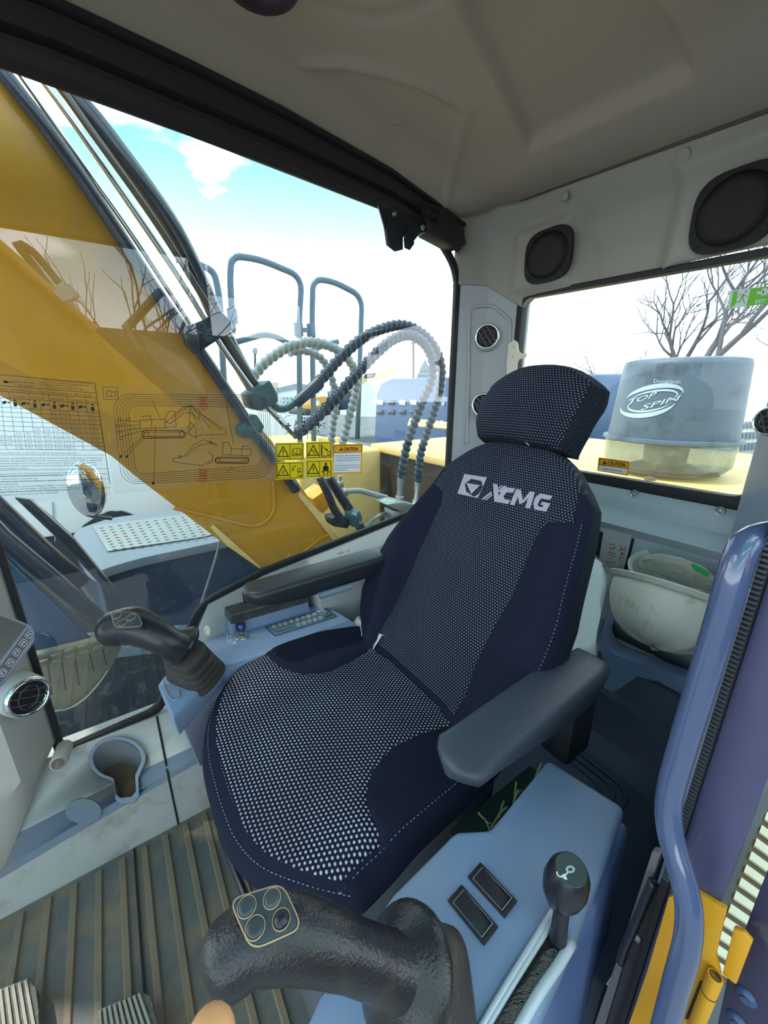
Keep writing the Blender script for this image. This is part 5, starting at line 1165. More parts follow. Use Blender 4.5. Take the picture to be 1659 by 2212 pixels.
# four yellow warning labels
def tri(q, x, y, s, ex=True):
    q.line([(x, y - s), (x + s * .92, y + s * .72), (x - s * .92, y + s * .72)], 2, True)
    if ex: q.poly([(x - 1.3, y - s * .42), (x + 1.3, y - s * .42), (x + .7, y + s * .22), (x - .7, y + s * .22)]); q.circ(x, y + s * .45, 1.2, n=8)
labs = (('top left', (594, 957, 657, 995), 'exclamation triangle and open manual'), ('top right', (661, 955, 718, 992), 'crushing hazard triangle and dropped rail'), ('bottom left', (594, 998, 657, 1036), 'triangle and lowered bucket with lock and key'), ('bottom right', (661, 994, 718, 1032), 'exclamation triangle and belted seated figure'))
for n_, (pos, (x0, y0, x1, y1), what) in enumerate(labs):
    w_l = thing('warning_label', 'yellow warning label, %s of four: %s' % (pos, what), 'sticker', g0((x0 + x1) / 2, (y0 + y1) / 2), 'yellow warning labels on the side window')
    sk = -1.2; C4 = [(x0, y0), (x1, y0 + sk), (x1, y1 + sk), (x0, y1)]
    sheet(C4, g0, (0, .0004, 0), 'backing', M_syel, w_l, .003)
    q = Ink(g1); q.line([(x0 + 3, y0 + 3), (x1 - 3, y0 + 3 + sk), (x1 - 3, y1 - 3 + sk), (x0 + 3, y1 - 3)], 1.1, True); mx_ = (x0 + x1) / 2 + 1; q.line([(mx_, y0 + 3), (mx_, y1 - 3)], 1.1)
    cx_ = x0 + (x1 - x0) * .28; cy_ = (y0 + y1) / 2 + 1; tri(q, cx_, cy_, 12.5, n_ in (0, 3)); rx = x0 + (x1 - x0) * .75
    if n_ == 0:
        for s_ in (-1, 1): q.line([(rx, cy_ - 7), (rx + s_ * 3, cy_ - 9), (rx + s_ * 7, cy_ - 8), (rx + s_ * 7, cy_ + 4), (rx + s_ * 3, cy_ + 3), (rx, cy_ + 5)], 1.1)
        q.line([(rx, cy_ - 7), (rx, cy_ + 5)], 1.1); q.line([(rx - 7, cy_ - 6), (rx - 10, cy_ - 5), (rx - 10, cy_ + 8), (rx + 10, cy_ + 7), (rx + 10, cy_ - 7), (rx + 7, cy_ - 7)], 1); q.line([(rx - 9, cy_ + 6), (rx + 9, cy_ + 5)], 1)
    elif n_ == 1:
        q.line([(cx_ - 5, cy_ - 2), (cx_, cy_), (cx_ + 1, cy_ + 6)], 1.2); q.line([(cx_ - 2, cy_ - 3), (cx_ + 3, cy_ - 1), (cx_ + 5, cy_ + 6)], 1); q.line([(rx - 9, cy_ - 13), (rx - 9, cy_ + 9)], 2.4); q.line([(rx - 9, cy_ + 11), (rx + 9, cy_ + 10)], 1.5)
        q.line([(rx + 4, cy_ + 1), (rx + 9, cy_ + 0), (rx + 9, cy_ + 8), (rx + 4, cy_ + 8)], 1, True); q.line([(rx - 1, cy_ - 5), (rx + 3, cy_ - 2)], 3); q.line([(rx - 7, cy_ - 6), (rx - 4, cy_ - 8), (rx - 4, cy_ - 11)], 1)
    elif n_ == 2:
        q.line([(cx_, cy_ - 4), (cx_ - 1, cy_ + 4), (cx_ + 4, cy_ + 5)], 1.1); q.line([(cx_ - 4, cy_ + 5), (cx_ + 1, cy_ + 1), (cx_ + 4, cy_ - 1)], 1)
        q.line([(rx - 9, cy_ - 2), (rx - 7, cy_ - 9), (rx - 2, cy_ - 12)], 1.3); q.poly([(rx - 11, cy_ - 4), (rx - 6, cy_ - 3), (rx - 9, cy_ + 0)]); q.circ(rx + 5, cy_ - 3, 3.6, 1.1); q.line([(rx + 2, cy_), (rx + 8, cy_), (rx + 8, cy_ + 4), (rx + 2, cy_ + 4)], 1, True); q.line([(rx + 1, cy_ + 10), (rx + 7, cy_ + 10)], 1.4); q.circ(rx + 9, cy_ + 10, 2)
    else:
        q.circ(rx, cy_ - 12, 2.6); q.poly([(rx - 2, cy_ - 9), (rx + 2, cy_ - 9), (rx + 6, cy_ - 5), (rx + 6, cy_ + 2), (rx - 6, cy_ + 2), (rx - 6, cy_ - 5)]); q.line([(rx - 10, cy_ + 6), (rx - 5, cy_ + 3), (rx + 5, cy_ + 3), (rx + 10, cy_ + 6)], 1.3)
        q.line([(rx - 3, cy_ + 4), (rx - 5, cy_ + 8), (rx - 3, cy_ + 11)], 2); q.line([(rx + 3, cy_ + 4), (rx + 5, cy_ + 8), (rx + 3, cy_ + 11)], 2)
    q.build('print', M_ink, w_l)
def caution(label, f_, C4, hd4, bd4, par_lines, d, tri_xy, ts, cap, capw, ch, lh):
    t = thing('caution_label', label, 'sticker', f_[0](*C4[0])); sheet(C4, f_[0], d, 'backing', M_samb, t, .003); sheet(bd4, f_[1], [x * .5 for x in d], 'text_panel', M_swh, t)
    q = Ink(f_[2]); q.line(hd4, .9, True); x, y = tri_xy; s_ = ts
    q.poly([(x, y - s_), (x + s_, y + s_ * .8), (x - s_, y + s_ * .8)]); q.text('CAUTION', cap[0], cap[1], ch, xv=cap[2], yv=(-.05, -1), wide=capw, off=.02)
    for (tx, x, y, w_) in par_lines: q.text(tx, x, y, lh, xv=cap[2], yv=(-.05, -1), wide=w_)
    q.build('print', M_ink, t)
    q = Ink(f_[3]); x, y = tri_xy; q.poly([(x - .8, y - s_ * .4), (x + .8, y - s_ * .4), (x + .4, y + s_ * .3), (x - .4, y + s_ * .3)]); q.build('mark', M_samb, t)
g3 = fw(1.0583)
caution('amber and white caution label with paragraphs, right of the yellow warning labels', (g0, g1, g2, g3), [(721, 960), (784, 959), (781, 1023), (718, 1024)], [(722, 962), (782, 961), (781, 976), (721, 978)], [(722, 979), (780, 977), (778, 1019), (720, 1021)],
        [('*Before starting the engine or operating the machine,', 724, 986, 54), ('turn on the horn for warning and check that there', 726, 991, 52), ('are no people around the machine at the same time.', 726, 996, 52), ('*If the engine can\'t be started up within 15 seconds,', 723, 1007, 54), ('just turn the key to the position "off" ,wait for 2 minutes,', 724, 1012, 53), ('and then start the engine.', 724, 1016.5, 26)], (0, .0004, 0), (737, 970), 4.2, (743, 974, (1, -.03)), 30, 7.4, 2.6)
r0, r1, r2, r3 = [(lambda xx: (lambda a, b: at(a, b, X=xx)))(xx) for xx in (1.1690, 1.1684, 1.1680, 1.1677)]
caution('small amber caution label in the lower left corner of the rear window', (r0, r1, r2, r3), [(1293, 988), (1360, 997), (1357, 1028), (1290, 1017)], [(1295, 990), (1358, 999), (1357, 1012), (1294, 1004)], [(1295, 1005), (1355, 1013), (1353, 1024), (1293, 1016)],
        [('Prohibit storing any items.', 1301, 1014, 44)], (.0004, 0, 0), (1306, 999), 5, (1313, 1004, (.99, .12)), 38, 8, 4)
# exit and hammer stickers on the rear window
es = thing('exit_sign', 'green and white running figure EXIT sticker at the upper right of the rear window', 'sticker', r0(1620, 650))
sheet([(1576, 628), (1668, 617), (1664, 655), (1571, 668)], r0, (.0004, 0, 0), 'backing', M_swh, es)
q = Ink(r1); q.poly([(1584, 629), (1594, 628), (1590, 652), (1588, 658), (1580, 665), (1577, 664)]); q.poly([(1622, 623), (1668, 617), (1662, 657), (1615, 661), (1612, 661)])
q.line([(1606, 637), (1601, 645), (1597, 652), (1589, 652)], 2.2); q.line([(1606, 637), (1604, 644), (1608, 655)], 2.4); q.line([(1605, 636), (1598, 637), (1594, 641)], 1.6); q.line([(1607, 636), (1612, 640), (1618, 640)], 1.6); q.build('green_print', M_green, es)
q = Ink(r2); q.text('EXIT', 1630, 656, 8.5, xv=(.99, -.1), yv=(.2, -.98), wide=23, off=.03); q.line([(1637, 633), (1648, 631)], 5); q.poly([(1646, 624), (1655, 622), (1663, 629), (1653, 638), (1643, 638), (1648, 631)]); q.build('white_print', M_swh, es)
q = Ink(r1); q.circ(1611, 630, 2.2); q.build('figure_head', mat('grey_ink', (130, 135, 138), .5), es)
hs = thing('window_sticker', 'white film with grey strokes of a broken frame, left of the exit sign', 'sticker', r0(1520, 660))
sheet([(1490, 625), (1578, 610), (1568, 692), (1478, 697)], r0, (.0004, 0, 0), 'film', M_clear, hs)
q = Ink(r1); q.line([(1499, 644), (1548, 631), (1551, 633), (1545, 653)], 1.8); q.line([(1492, 676), (1533, 665)], 1.8); q.line([(1505, 661), (1514, 656)], 2.2); q.line([(1524, 652), (1532, 648)], 2.2); q.poly([(1503, 662), (1507, 657), (1509, 662)]); q.line([(1488, 618), (1480, 696), (1526, 691)], .6); q.build('print', mat('grey_ink', (0, 0, 0)), hs)
# labels on the white panel beside the seat back
def onpan(x, y): return onp(x, y, V((.55, 1.045, .623)), (V((.0, -.07, -.035)).cross(V((1, 0, .11)))).normalized())
pnl = thing('instruction_sticker', 'white and grey instruction sticker on the ledge between far armrest and seat back', 'sticker', onpan(800, 1170))
def onp2(x, y):
    n = (V((.0, -.07, -.035)).cross(V((1, 0, .11)))).normalized(); n = n if n.z > 0 else -n
    return onp(x, y, V((.55, 1.045, .6245)), n)
q = Ink(onp2); q.line([(850, 1155), (792, 1171), (808, 1183), (830, 1178)], 1, True); q.circ(813, 1167, 3, .8, 2); q.build('frame_print', bpy.data.materials['dark_line'], pnl)
q = Ink(onp2); q.poly([(766, 1181), (777, 1177), (789, 1187), (776, 1189)]); q.poly([(748, 1190), (760, 1185), (768, 1190), (752, 1193)]); q.poly([(728, 1195), (740, 1191), (744, 1194), (730, 1197)]); q.build('grey_patch', mat('patch_grey', (140, 150, 165), .5), pnl)
q = Ink(onp2); q.line([(763, 1183), (772, 1190)], 1.4); q.line([(768, 1182), (775, 1189)], 1); q.build('bars', M_ink, pnl)

# ============================================================ OUTSIDE
gd = MB().box((-60, -60, -1.35), (90, 90, -1.2)).build('ground', M_ground, smooth=None); tag(gd, kind='structure')
# boom
bo = thing('excavator_boom', 'huge yellow excavator boom slanting down outside the side window', 'boom', at(600, 1150, Y=1.45))
fy = lambda y: (lambda a, b: at(a, b, Y=y))
bpts = [(-420, -420), (-60, 30), (60, 210), (180, 390), (300, 570), (445, 785), (590, 955), (650, 1050), (736, 1168), (650, 1200), (560, 1229), (490, 1180), (300, 1035), (240, 985), (130, 925), (0, 855), (-260, 700), (-640, 520)]
slab(fy(1.40), bpts, (0, .36, 0), 'boom_box', M_yel, bo, .006)
wl = [(375, 1098), (440, 1112), (510, 1130), (548, 1136), (572, 1128), (590, 1105), (592, 1070), (590, 1040)]
MB().tube(crom([at(*p, Y=1.398) for p in wl], .01), .006, 8).build('weld_bead', M_yel, bo, smooth=180)
MB().tube(crom([at(*p, Y=1.398) for p in ((640, 1205), (690, 1165), (722, 1150))], .02), .006, 8).build('weld_bead', M_yel, bo, smooth=180)
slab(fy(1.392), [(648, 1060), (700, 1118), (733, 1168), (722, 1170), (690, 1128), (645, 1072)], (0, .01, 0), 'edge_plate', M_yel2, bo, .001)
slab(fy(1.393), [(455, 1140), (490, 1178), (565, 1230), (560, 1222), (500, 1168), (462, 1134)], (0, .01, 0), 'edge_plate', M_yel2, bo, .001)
# pipes along the boom
def pipe(name, label, pts, r, m, y, n=''):
    o = MB().tube(crom([at(a, b, Y=y) for a, b in pts], .03), r, 16).build(name, m, None, smooth=180); tag(o, label, 'pipe'); return o
pipe('hydraulic_pipe', 'dark hydraulic pipe nearest the yellow boom face, running along its upper edge', [(-180, -100), (12, 165), (117, 300), (253, 500), (345, 640), (440, 770), (530, 905), (560, 950), (600, 1000), (640, 1060)], .0175, M_pipe, 1.385)
pipe('hydraulic_pipe', 'slim chrome pipe between the two dark pipes along the boom', [(-90, -80), (88, 165), (160, 265), (290, 455), (400, 620), (480, 750), (560, 860), (640, 945)], .009, M_steel, 1.42)
pipe('hydraulic_pipe', 'second slim steel pipe behind the chrome pipe along the boom', [(-60, -80), (118, 170), (188, 270), (330, 470), (428, 625), (500, 745), (560, 840)], .010, mat('pipe_grime', (92, 92, 88), .35, .6), 1.45)
pipe('hydraulic_pipe', 'thick dark speckled pipe farthest from the boom face', [(-60, -90), (150, 195), (235, 300), (378, 500), (470, 690), (520, 790), (556, 850)], .026, M_pipe, 1.48)
pipe('hydraulic_pipe', 'bright silver strip pipe beside the near dark pipe', [(-130, -80), (48, 165), (140, 300), (280, 500), (372, 640), (440, 745)], .007, M_chrome, 1.40)
cl = thing('pipe_clamp', 'large black clamp block with two hex bolts around the boom pipes', 'clamp', at(440, 720, Y=1.36))
slab(fy(1.355), [(393, 708), (440, 690), (473, 667), (500, 692), (504, 712), (470, 735), (425, 765), (402, 740)], (0, .15, 0), 'clamp_block', M_pipe, cl, .006)
for p in ((435, 706), (449, 728)):
    c_ = at(*p, Y=1.355); MB().lathe([(.013, 0), (.013, .004)], c_, (0, -1, 0), 20).build('washer', M_clamp, cl); MB().lathe([(.0095, .004), (.0095, .013), (.006, .013), (.005, .008), (0, .008)], c_, (0, -1, 0), 6).build('hex_bolt', M_clamp, cl, smooth=20)
for nm, pts in (('upper teal clamp block where the thick pipe turns into a hose', [(540, 850), (583, 820), (600, 850), (602, 868), (565, 888), (548, 880)]), ('lower teal clamp block on the near dark boom pipe', [(512, 922), (555, 895), (572, 922), (566, 935), (530, 948), (516, 938)])):
    c_ = thing('pipe_clamp', nm, 'clamp', at(*pts[0], Y=1.37)); slab(fy(1.37), pts, (0, .12, 0), 'clamp_block', M_clamp, c_, .006)
    cc = sum((V(p) for p in pts), V((0, 0))) / 6; MB().lathe([(0, .010), (.010, .009), (.012, 0)], at(cc.x, cc.y, Y=1.37), (0, -1, 0), 6).build('hex_bolt', M_clamp, c_)
# hoses
def hose(label, pts, r, m, y0, y1, pitch=.030, amp=.009, fit=None, par=None):
    t = thing('hydraulic_hose', label, 'hose', at(*pts[-1], Y=y1), 'spiral guarded hydraulic hoses')
    n = len(pts); P = crom([at(a, b, Y=lerp(y0, y1, i / (n - 1))) for i, (a, b) in enumerate(pts)], .006)
    MB().tube(P, r, 14, ribs=(pitch, amp)).build('spiral_guard', m, t, smooth=60)
    if fit:
        a = P[-1]; b = at(*fit, Y=y1); MB().tube([a, a.lerp(b, .45), a.lerp(b, .5), b], [r * .95, r * .95, r * .8, r * .8], 16).build('ferrule', M_metal, t, smooth=40)
        d = (b - a).normalized(); MB().lathe([(r * 1.25, -.016), (r * 1.25, .016)], b + d * .01, d, 6).build('hex_nut', M_metal, t, bev=.002)
    return t
ha = [(668, 851), (700, 812), (740, 768), (783, 731), (830, 709), (872, 703), (912, 720), (940, 752), (953, 790), (953, 830), (942, 875), (926, 925), (910, 975), (904, 1020), (903, 1040)]
t = hose('outer dark spiral-guarded hose arching highest behind the boom pipes', ha, .0185, M_hose, 1.42, 1.62, fit=(899, 1082))
MB().tube(crom([at(a, b, Y=1.42) for a, b in ((585, 868), (600, 882), (618, 882), (640, 868), (662, 852))], .01), .013, 14).build('elbow', M_clamp, t, smooth=180)
MB().tube([at(638, 872, Y=1.42), at(690, 826, Y=1.42)], [.019, .024], 16).build('sleeve', M_hose, t)
hb_ = [(640, 940), (672, 912), (700, 886), (735, 848), (772, 806), (816, 760), (850, 733), (885, 724), (912, 738), (930, 765), (936, 800), (928, 835), (915, 862), (897, 910), (880, 960), (870, 1005), (866, 1030)]
hose('inner dark spiral-guarded hose just under the outermost arch', hb_, .0185, M_hose, 1.36, 1.56, fit=(863, 1074))
hose('pale grey spiral hose of the farther arch, outer one', [(548, 812), (570, 786), (600, 763), (631, 746), (675, 739), (718, 750), (751, 775), (768, 806), (770, 840), (760, 880), (749, 920), (740, 962), (737, 990)], .022, M_hose2, 2.0, 2.1, .036, .010)
hose('pale grey spiral hose of the farther arch, inner one', [(625, 762), (653, 757), (686, 768), (707, 793), (720, 830), (725, 872), (719, 920), (716, 956), (716, 985)], .019, M_hose2, 2.15, 2.2, .036, .010)
mb_ = thing('hose_manifold', 'pale steel manifold plate and block where the hoses end', 'manifold', at(870, 1100, Y=1.55))
slab(fy(1.50), [(836, 1090), (870, 1084), (930, 1100), (900, 1116), (868, 1106)], (0, .12, 0), 'plate', M_metal, mb_, .002); slab(fy(1.52), [(852, 1104), (885, 1106), (885, 1140), (852, 1140)], (0, .09, 0), 'block', M_metal, mb_, .003)
for i_, (lab, pts, r, m) in enumerate((('dark bent pipe dropping behind the yellow labels toward the boom foot', [(690, 1030), (705, 1060), (722, 1100), (745, 1130)], .018, M_pipe), ('thicker dark hydraulic tube right of it, ending in a flange by the boom foot', [(710, 1030), (738, 1075), (760, 1110), (785, 1150)], .022, M_pipe),
        ('short grey hose crossing low toward the manifold', [(790, 1140), (810, 1120), (835, 1108), (856, 1104)], .011, M_hose2), ('pale grey horizontal hose behind the caution label', [(744, 1062), (775, 1060), (800, 1066), (835, 1075)], .014, M_hose2))):
    o = MB().tube(crom([at(a, b, Y=1.5 + .05 * i_) for a, b in pts], .01), r, 14).build('low_hose' if i_ > 1 else 'hydraulic_pipe', m, smooth=180); tag(o, lab, 'hose' if i_ > 1 else 'pipe')
fl1 = thing('pipe_flange', 'teal bolted pipe flange low behind the boom foot', 'flange', at(770, 1135, Y=1.5))
slab(fy(1.47), [(762, 1112), (778, 1104), (784, 1122), (776, 1140), (760, 1138)], (0, .08, 0), 'flange_block', M_clamp, fl1, .004); slab(fy(1.5), [(716, 1120), (745, 1114), (757, 1128), (752, 1142), (722, 1138)], (0, .08, 0), 'flange_block', M_pipe, fl1, .004)
for p in ((768, 1112), (777, 1128)): MB().lathe([(.008, 0), (.008, .008)], at(*p, Y=1.47), (0, -1, 0), 6).build('hex_bolt', M_metal, fl1)
ft = thing('hose_fitting', 'silver hex fitting under the caution label', 'fitting', at(733, 1050, Y=1.9))
MB().tube([at(734, 1028, Y=1.9), at(734, 1040, Y=1.9)], .012, 14).build('neck', M_metal, ft); MB().lathe([(.02, -.02), (.02, .02)], at(735, 1046, Y=1.9), (0, 0, 1), 6).build('hex_nut', M_metal, ft, bev=.003); slab(fy(1.9), [(722, 1058), (752, 1056), (752, 1072), (722, 1072)], (0, .1, 0), 'base', M_metal, ft)
yb = tag(slab(fy(1.7), [(676, 1078), (706, 1056), (722, 1072), (722, 1085), (698, 1110), (686, 1095)], (0, .15, 0), 'yellow_bracket', M_hinge, None, .004), 'small orange-yellow welded bracket between boom foot and dark pipes', 'bracket')
# tank box, deck and side panel of the machine
tk = thing('fuel_tank', 'yellow sunlit tank top in front of the engine deck, behind the hoses', 'tank', (1.4, 3.0, .3))
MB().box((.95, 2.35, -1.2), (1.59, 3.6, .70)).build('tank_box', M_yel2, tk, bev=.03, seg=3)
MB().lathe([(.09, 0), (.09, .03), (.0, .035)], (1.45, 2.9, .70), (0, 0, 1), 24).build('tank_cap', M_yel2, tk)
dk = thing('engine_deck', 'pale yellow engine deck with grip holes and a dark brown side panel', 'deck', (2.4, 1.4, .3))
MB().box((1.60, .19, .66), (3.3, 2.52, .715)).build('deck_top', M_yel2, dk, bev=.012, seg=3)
MB().box((1.63, .22, -1.2), (3.2, 2.45, .66)).build('side_panel', M_brown, dk)
m = MB()
for i_ in range(9):
    for k_ in range(5): m.lathe([(.012, 0), (.016, .003), (.0, .004)], (1.95 + k_ * .055, 1.35 + i_ * .06 + (k_ % 2) * .03, .715), (0, 0, 1), 10)
tag(m.build('grip_dimple', mat('dimple', (160, 120, 60), .6), dk), kind='stuff')
for (x, y) in ((1.85, 2.2), (2.1, 1.95), (1.95, .75), (2.3, .62), (2.15, .45), (2.6, .5), (2.6, .9), (1.9, 1.1)): MB().lathe([(.022, 0), (.022, .012), (.012, .014), (.0, .02)], (x, y, .715), (0, 0, 1), 12).build('deck_bolt', mat('bolt_dark', (120, 105, 85), .5), dk)
slab(lambda a, b: at(a, b, Z=.717), [(885, 905), (1010, 918), (1000, 930), (880, 920)], (0, 0, .012), 'cover_plate', M_yel2, dk, .002)
for (px_, py_) in ((820, 945), (770, 938)): pass
# outside rails
def orail(label, pts, y, r=.021, joints=()):
    t = thing('outside_handrail', label, 'handrail', at(*pts[-1], Y=y), 'guard rails outside')
    P = []
    V3 = [at(a, b, Y=y) for a, b in pts]; R_ = [0] + [.09] * (len(pts) - 2) + [0]
    out = [V3[0]]
    for i in range(1, len(V3) - 1):
        a, b, c_ = V3[i - 1], V3[i], V3[i + 1]; k_ = min(.10, (a - b).length * .48, (c_ - b).length * .48); u = (a - b).normalized() * k_; w = (c_ - b).normalized() * k_
        for j in range(7): tt = j / 6; out.append((b + u) * (1 - tt) ** 2 + b * 2 * tt * (1 - tt) + (b + w) * tt * tt)
    out.append(V3[-1]); MB().tube(out, r, 14).build('tube', M_rail2, t, smooth=180)
    for p in joints: c_ = at(*p, Y=y); MB().lathe([(r * 1.6, -.045), (r * 1.6, .045)], c_, (0, 0, 1), 14).build('joint_sleeve', M_rail2, t, bev=.003)
orail('tall blue-grey guard rail loop in the middle, behind the boom pipes', [(503, 720), (497, 600), (500, 552), (560, 560), (652, 598), (646, 700), (648, 958)], 3.0, joints=((502, 683), (645, 712)))
orail('smaller blue-grey guard rail loop right of the tall one', [(678, 958), (674, 700), (676, 602), (720, 608), (782, 640), (778, 760), (772, 948)], 3.0, joints=((672, 714),))
orail('blue-grey guard rail end just visible left of the tall loop', [(380, 560), (425, 570), (462, 585), (474, 640), (492, 985)], 3.0)
orail('low bent guard rail bar crossing behind the pale hoses', [(505, 740), (570, 722), (600, 728), (660, 765), (700, 745), (730, 738)], 3.1)
cp2 = tag(MB().bar(at(645, 712, Y=3.0), at(674, 714, Y=3.0), .03, .03).build('rail_coupling', M_rail2), 'short coupling bar joining the two guard rail loops', 'coupling')
# steel toolbox with perforated tread plate
tb = thing('step_toolbox', 'dusty blue-grey steel step box with a perforated tread plate on top', 'toolbox', at(330, 1250, Y=2.2))
def zt(x, y): return at(x, y, Z=.25)
topb = [(148, 1170), (168, 1142), (240, 1118), (400, 1098), (560, 1075), (640, 1130), (480, 1168), (300, 1206), (226, 1228), (206, 1240), (186, 1228)]
P = rpoly([zt(*p) for p in topb], .06, 3)
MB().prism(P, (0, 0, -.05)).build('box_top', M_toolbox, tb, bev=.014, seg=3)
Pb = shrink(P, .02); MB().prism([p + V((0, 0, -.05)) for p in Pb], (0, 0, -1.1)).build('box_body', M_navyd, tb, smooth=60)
pts = [(200, 1137), (400, 1112), (520, 1095), (560, 1130), (440, 1161), (233, 1192)]
slab(lambda a, b: at(a, b, Z=.254), pts, (0, 0, .006), 'tread_plate', mat('tread_plate', (128, 136, 138), .45, dirt=(160, 125, 95), dscale=9, damt=.5, dpos=(.55, .7)), tb, .002)
m = MB(); O_ = V((206, 1140)); U_ = V((19.5, -2.6)); W_ = V((3.6, 5.8))
for i_ in range(12):
    for k_ in range(9):
        p = O_ + U_ * (i_ + .6) + W_ * (k_ + .4)
        if p.x + p.y * .3 < 900: m.lathe([(.0105, 0), (.0105, .0012)], at(p.x, p.y, Z=.2605), (0, 0, 1), 10, sy=.6)
tag(m.build('tread_hole', mat('hole_dark', (62, 60, 54), .9), tb), kind='stuff')
tag(MB().tube(crom([at(a, b, Y=1.55) for a, b in ((476, 1165), (466, 1205), (452, 1250), (436, 1300), (425, 1330))], .02), .005, 8).build('box_strap', M_toolbox), 'thin pale strip hanging down beside the step box behind the boom foot', 'strip')
# round mirror on a bent arm
mr = thing('side_mirror', 'oval chrome mirror on a bent black arm in front of the white vehicle', 'mirror', at(190, 1060, Y=2.3))
c_ = at(188, 1058, Y=2.3); mx3 = V((.25, -1, .1)).normalized()
MB().ball(c_, .075, .03, .135, n=12).build('mirror_shell', M_chrome, mr, smooth=180)
MB().tube(crom([at(a, b, Y=2.3) for a, b in ((178, 1085), (178, 1098), (190, 1112), (215, 1117), (242, 1120))], .02), .010, 10).build('mirror_arm', M_pipe, mr, smooth=180)
# dark frame bars and cylinders at the lower left
for nm, lab, pts, r, m_, y in (('lift_cylinder', 'upper dark steel cylinder slanting across the lower left of the side window', [(-80, 1030), (0, 1105), (90, 1190), (175, 1262)], .030, M_navyd, 1.5), ('lift_cylinder', 'lower dark steel cylinder, parallel to and below the upper one', [(-80, 1080), (0, 1160), (110, 1250), (225, 1352)], .026, M_navyd, 1.4)):
    o = MB().tube([at(a, b, Y=y) for a, b in pts], r, 20).build(nm, m_, smooth=180); tag(o, lab, 'cylinder')
o = slab(fy(1.62), [(30, 1075), (66, 1080), (160, 1165), (262, 1290), (240, 1290), (140, 1180)], (0, .03, 0), 'frame_bar', M_pipe, None, .003); tag(o, 'narrow dark flat bar slanting in front of the step box', 'bar')
o = slab(fy(1.33), [(-60, 1140), (0, 1197), (120, 1310), (205, 1395), (60, 1440), (-60, 1440)], (0, .03, 0), 'frame_plate', mat('frame_blue', (16, 66, 112), .35, dirt=(60, 100, 120), damt=.5, dscale=9, coat=.3), None, .003); tag(o, 'wide dark blue steel plate with a pale edge below the cylinders', 'plate')
for i_, (lab, pts) in enumerate((('upper thin pale hose looping behind the cylinders', [(130, 1262), (150, 1256), (175, 1265), (192, 1285), (205, 1300)]), ('lower thin pale hose looping behind the cylinders', [(128, 1285), (150, 1276), (175, 1285), (195, 1310)]))):
    o = MB().tube(crom([at(a, b, Y=1.55) for a, b in pts], .01), .006, 8).build('thin_hose', M_hose2, smooth=180); tag(o, lab, 'hose')
# reflection in the lower pane, modelled as a solid curved tread plate
tm = thing('reflected_tread', 'dusty grey curved step plate with oval studs seen through the low pane', 'step', at(160, 1450, Y=1.2))
rows = []
for k_ in range(15):
    a = k_ / 14
    top_ = V((70, 1420)).lerp(V((262, 1372)), a); bot = V((70, 1545)).lerp(V((262, 1372)), a ** 1.0)
    by = intp([(0, 1548), (.25, 1540), (.5, 1522), (.7, 1492), (.85, 1455), (1, 1400)], a); x = lerp(70, 262, a)
    rows.append([at(x, lerp(top_.y, by, t), Y=1.20 + .05 * t) for t in (0, .2, .4, .6, .8, 1)])
o = MB().grid(rows).build('curved_plate', M_tread, tm, smooth=180); so = o.modifiers.new('s', 'SOLIDIFY'); so.thickness = .02; so.offset = 1
for (x, y) in ((95, 1428), (122, 1414), (150, 1404), (178, 1396), (208, 1386), (95, 1438), (124, 1427), (153, 1417), (182, 1408), (212, 1398)):
    MB().ball(at(x, y, Y=1.195), .0125, .004, .0045, n=6).build('stud', M_tread, tm, smooth=180)
for x, y0_, y1_ in ((104, 1440, 1500), (134, 1432, 1490), (163, 1425, 1480), (194, 1412, 1450), (222, 1404, 1436)): MB().tube([at(x, y0_, Y=1.198), at(x + 8, y1_, Y=1.21)], .0016, 5).build('groove', M_dark, tm)
MB().tube(crom([at(a, b, Y=1.19) for a, b in ((118, 1536), (150, 1530), (185, 1508), (215, 1475), (232, 1450))], .01), .002, 6).build('pale_edge', M_metal, tm)
lowp_ = tag(MB().prism([at(a, b, Y=1.5) for a, b in ((90, 1440), (430, 1400), (430, 1600), (120, 1640))], (0, .2, 0)).build('under_frame', mat('under_frame', (22, 40, 62), .45, dirt=(120, 130, 110), damt=.7, dscale=22, dpos=(.54, .68)), None), 'muddy dark blue lower frame of the machine seen through the low pane', 'frame')
# white vehicle
car = thing('white_vehicle', 'white vehicle body with a wheel arch parked beyond the step box', 'vehicle', (0, 4.3, -1.2))
f4 = fy(4.0)
slab(f4, [(-200, 840), (300, 850), (640, 900), (640, 1150), (320, 1140), (300, 1122), (268, 1108), (235, 1106), (205, 1125), (190, 1150), (80, 1165), (-250, 1200)], (0, 1.6, 0), 'body', M_white, car, .03)
slab(fy(3.99), [(150, 1180), (180, 1135), (215, 1112), (262, 1104), (305, 1118), (330, 1150), (330, 1200)], (0, .3, 0), 'wheel_arch', M_dark, car)
slab(fy(3.985), [(112, 1085), (114, 1085), (120, 1170), (118, 1170)], (0, .01, 0), 'panel_gap', mat('gap_grey', (150, 155, 160), .7), car)
MB().box((-1.6, 4.1, -1.2), (2.0, 5.4, -.1)).build('underbody', M_dark, car)
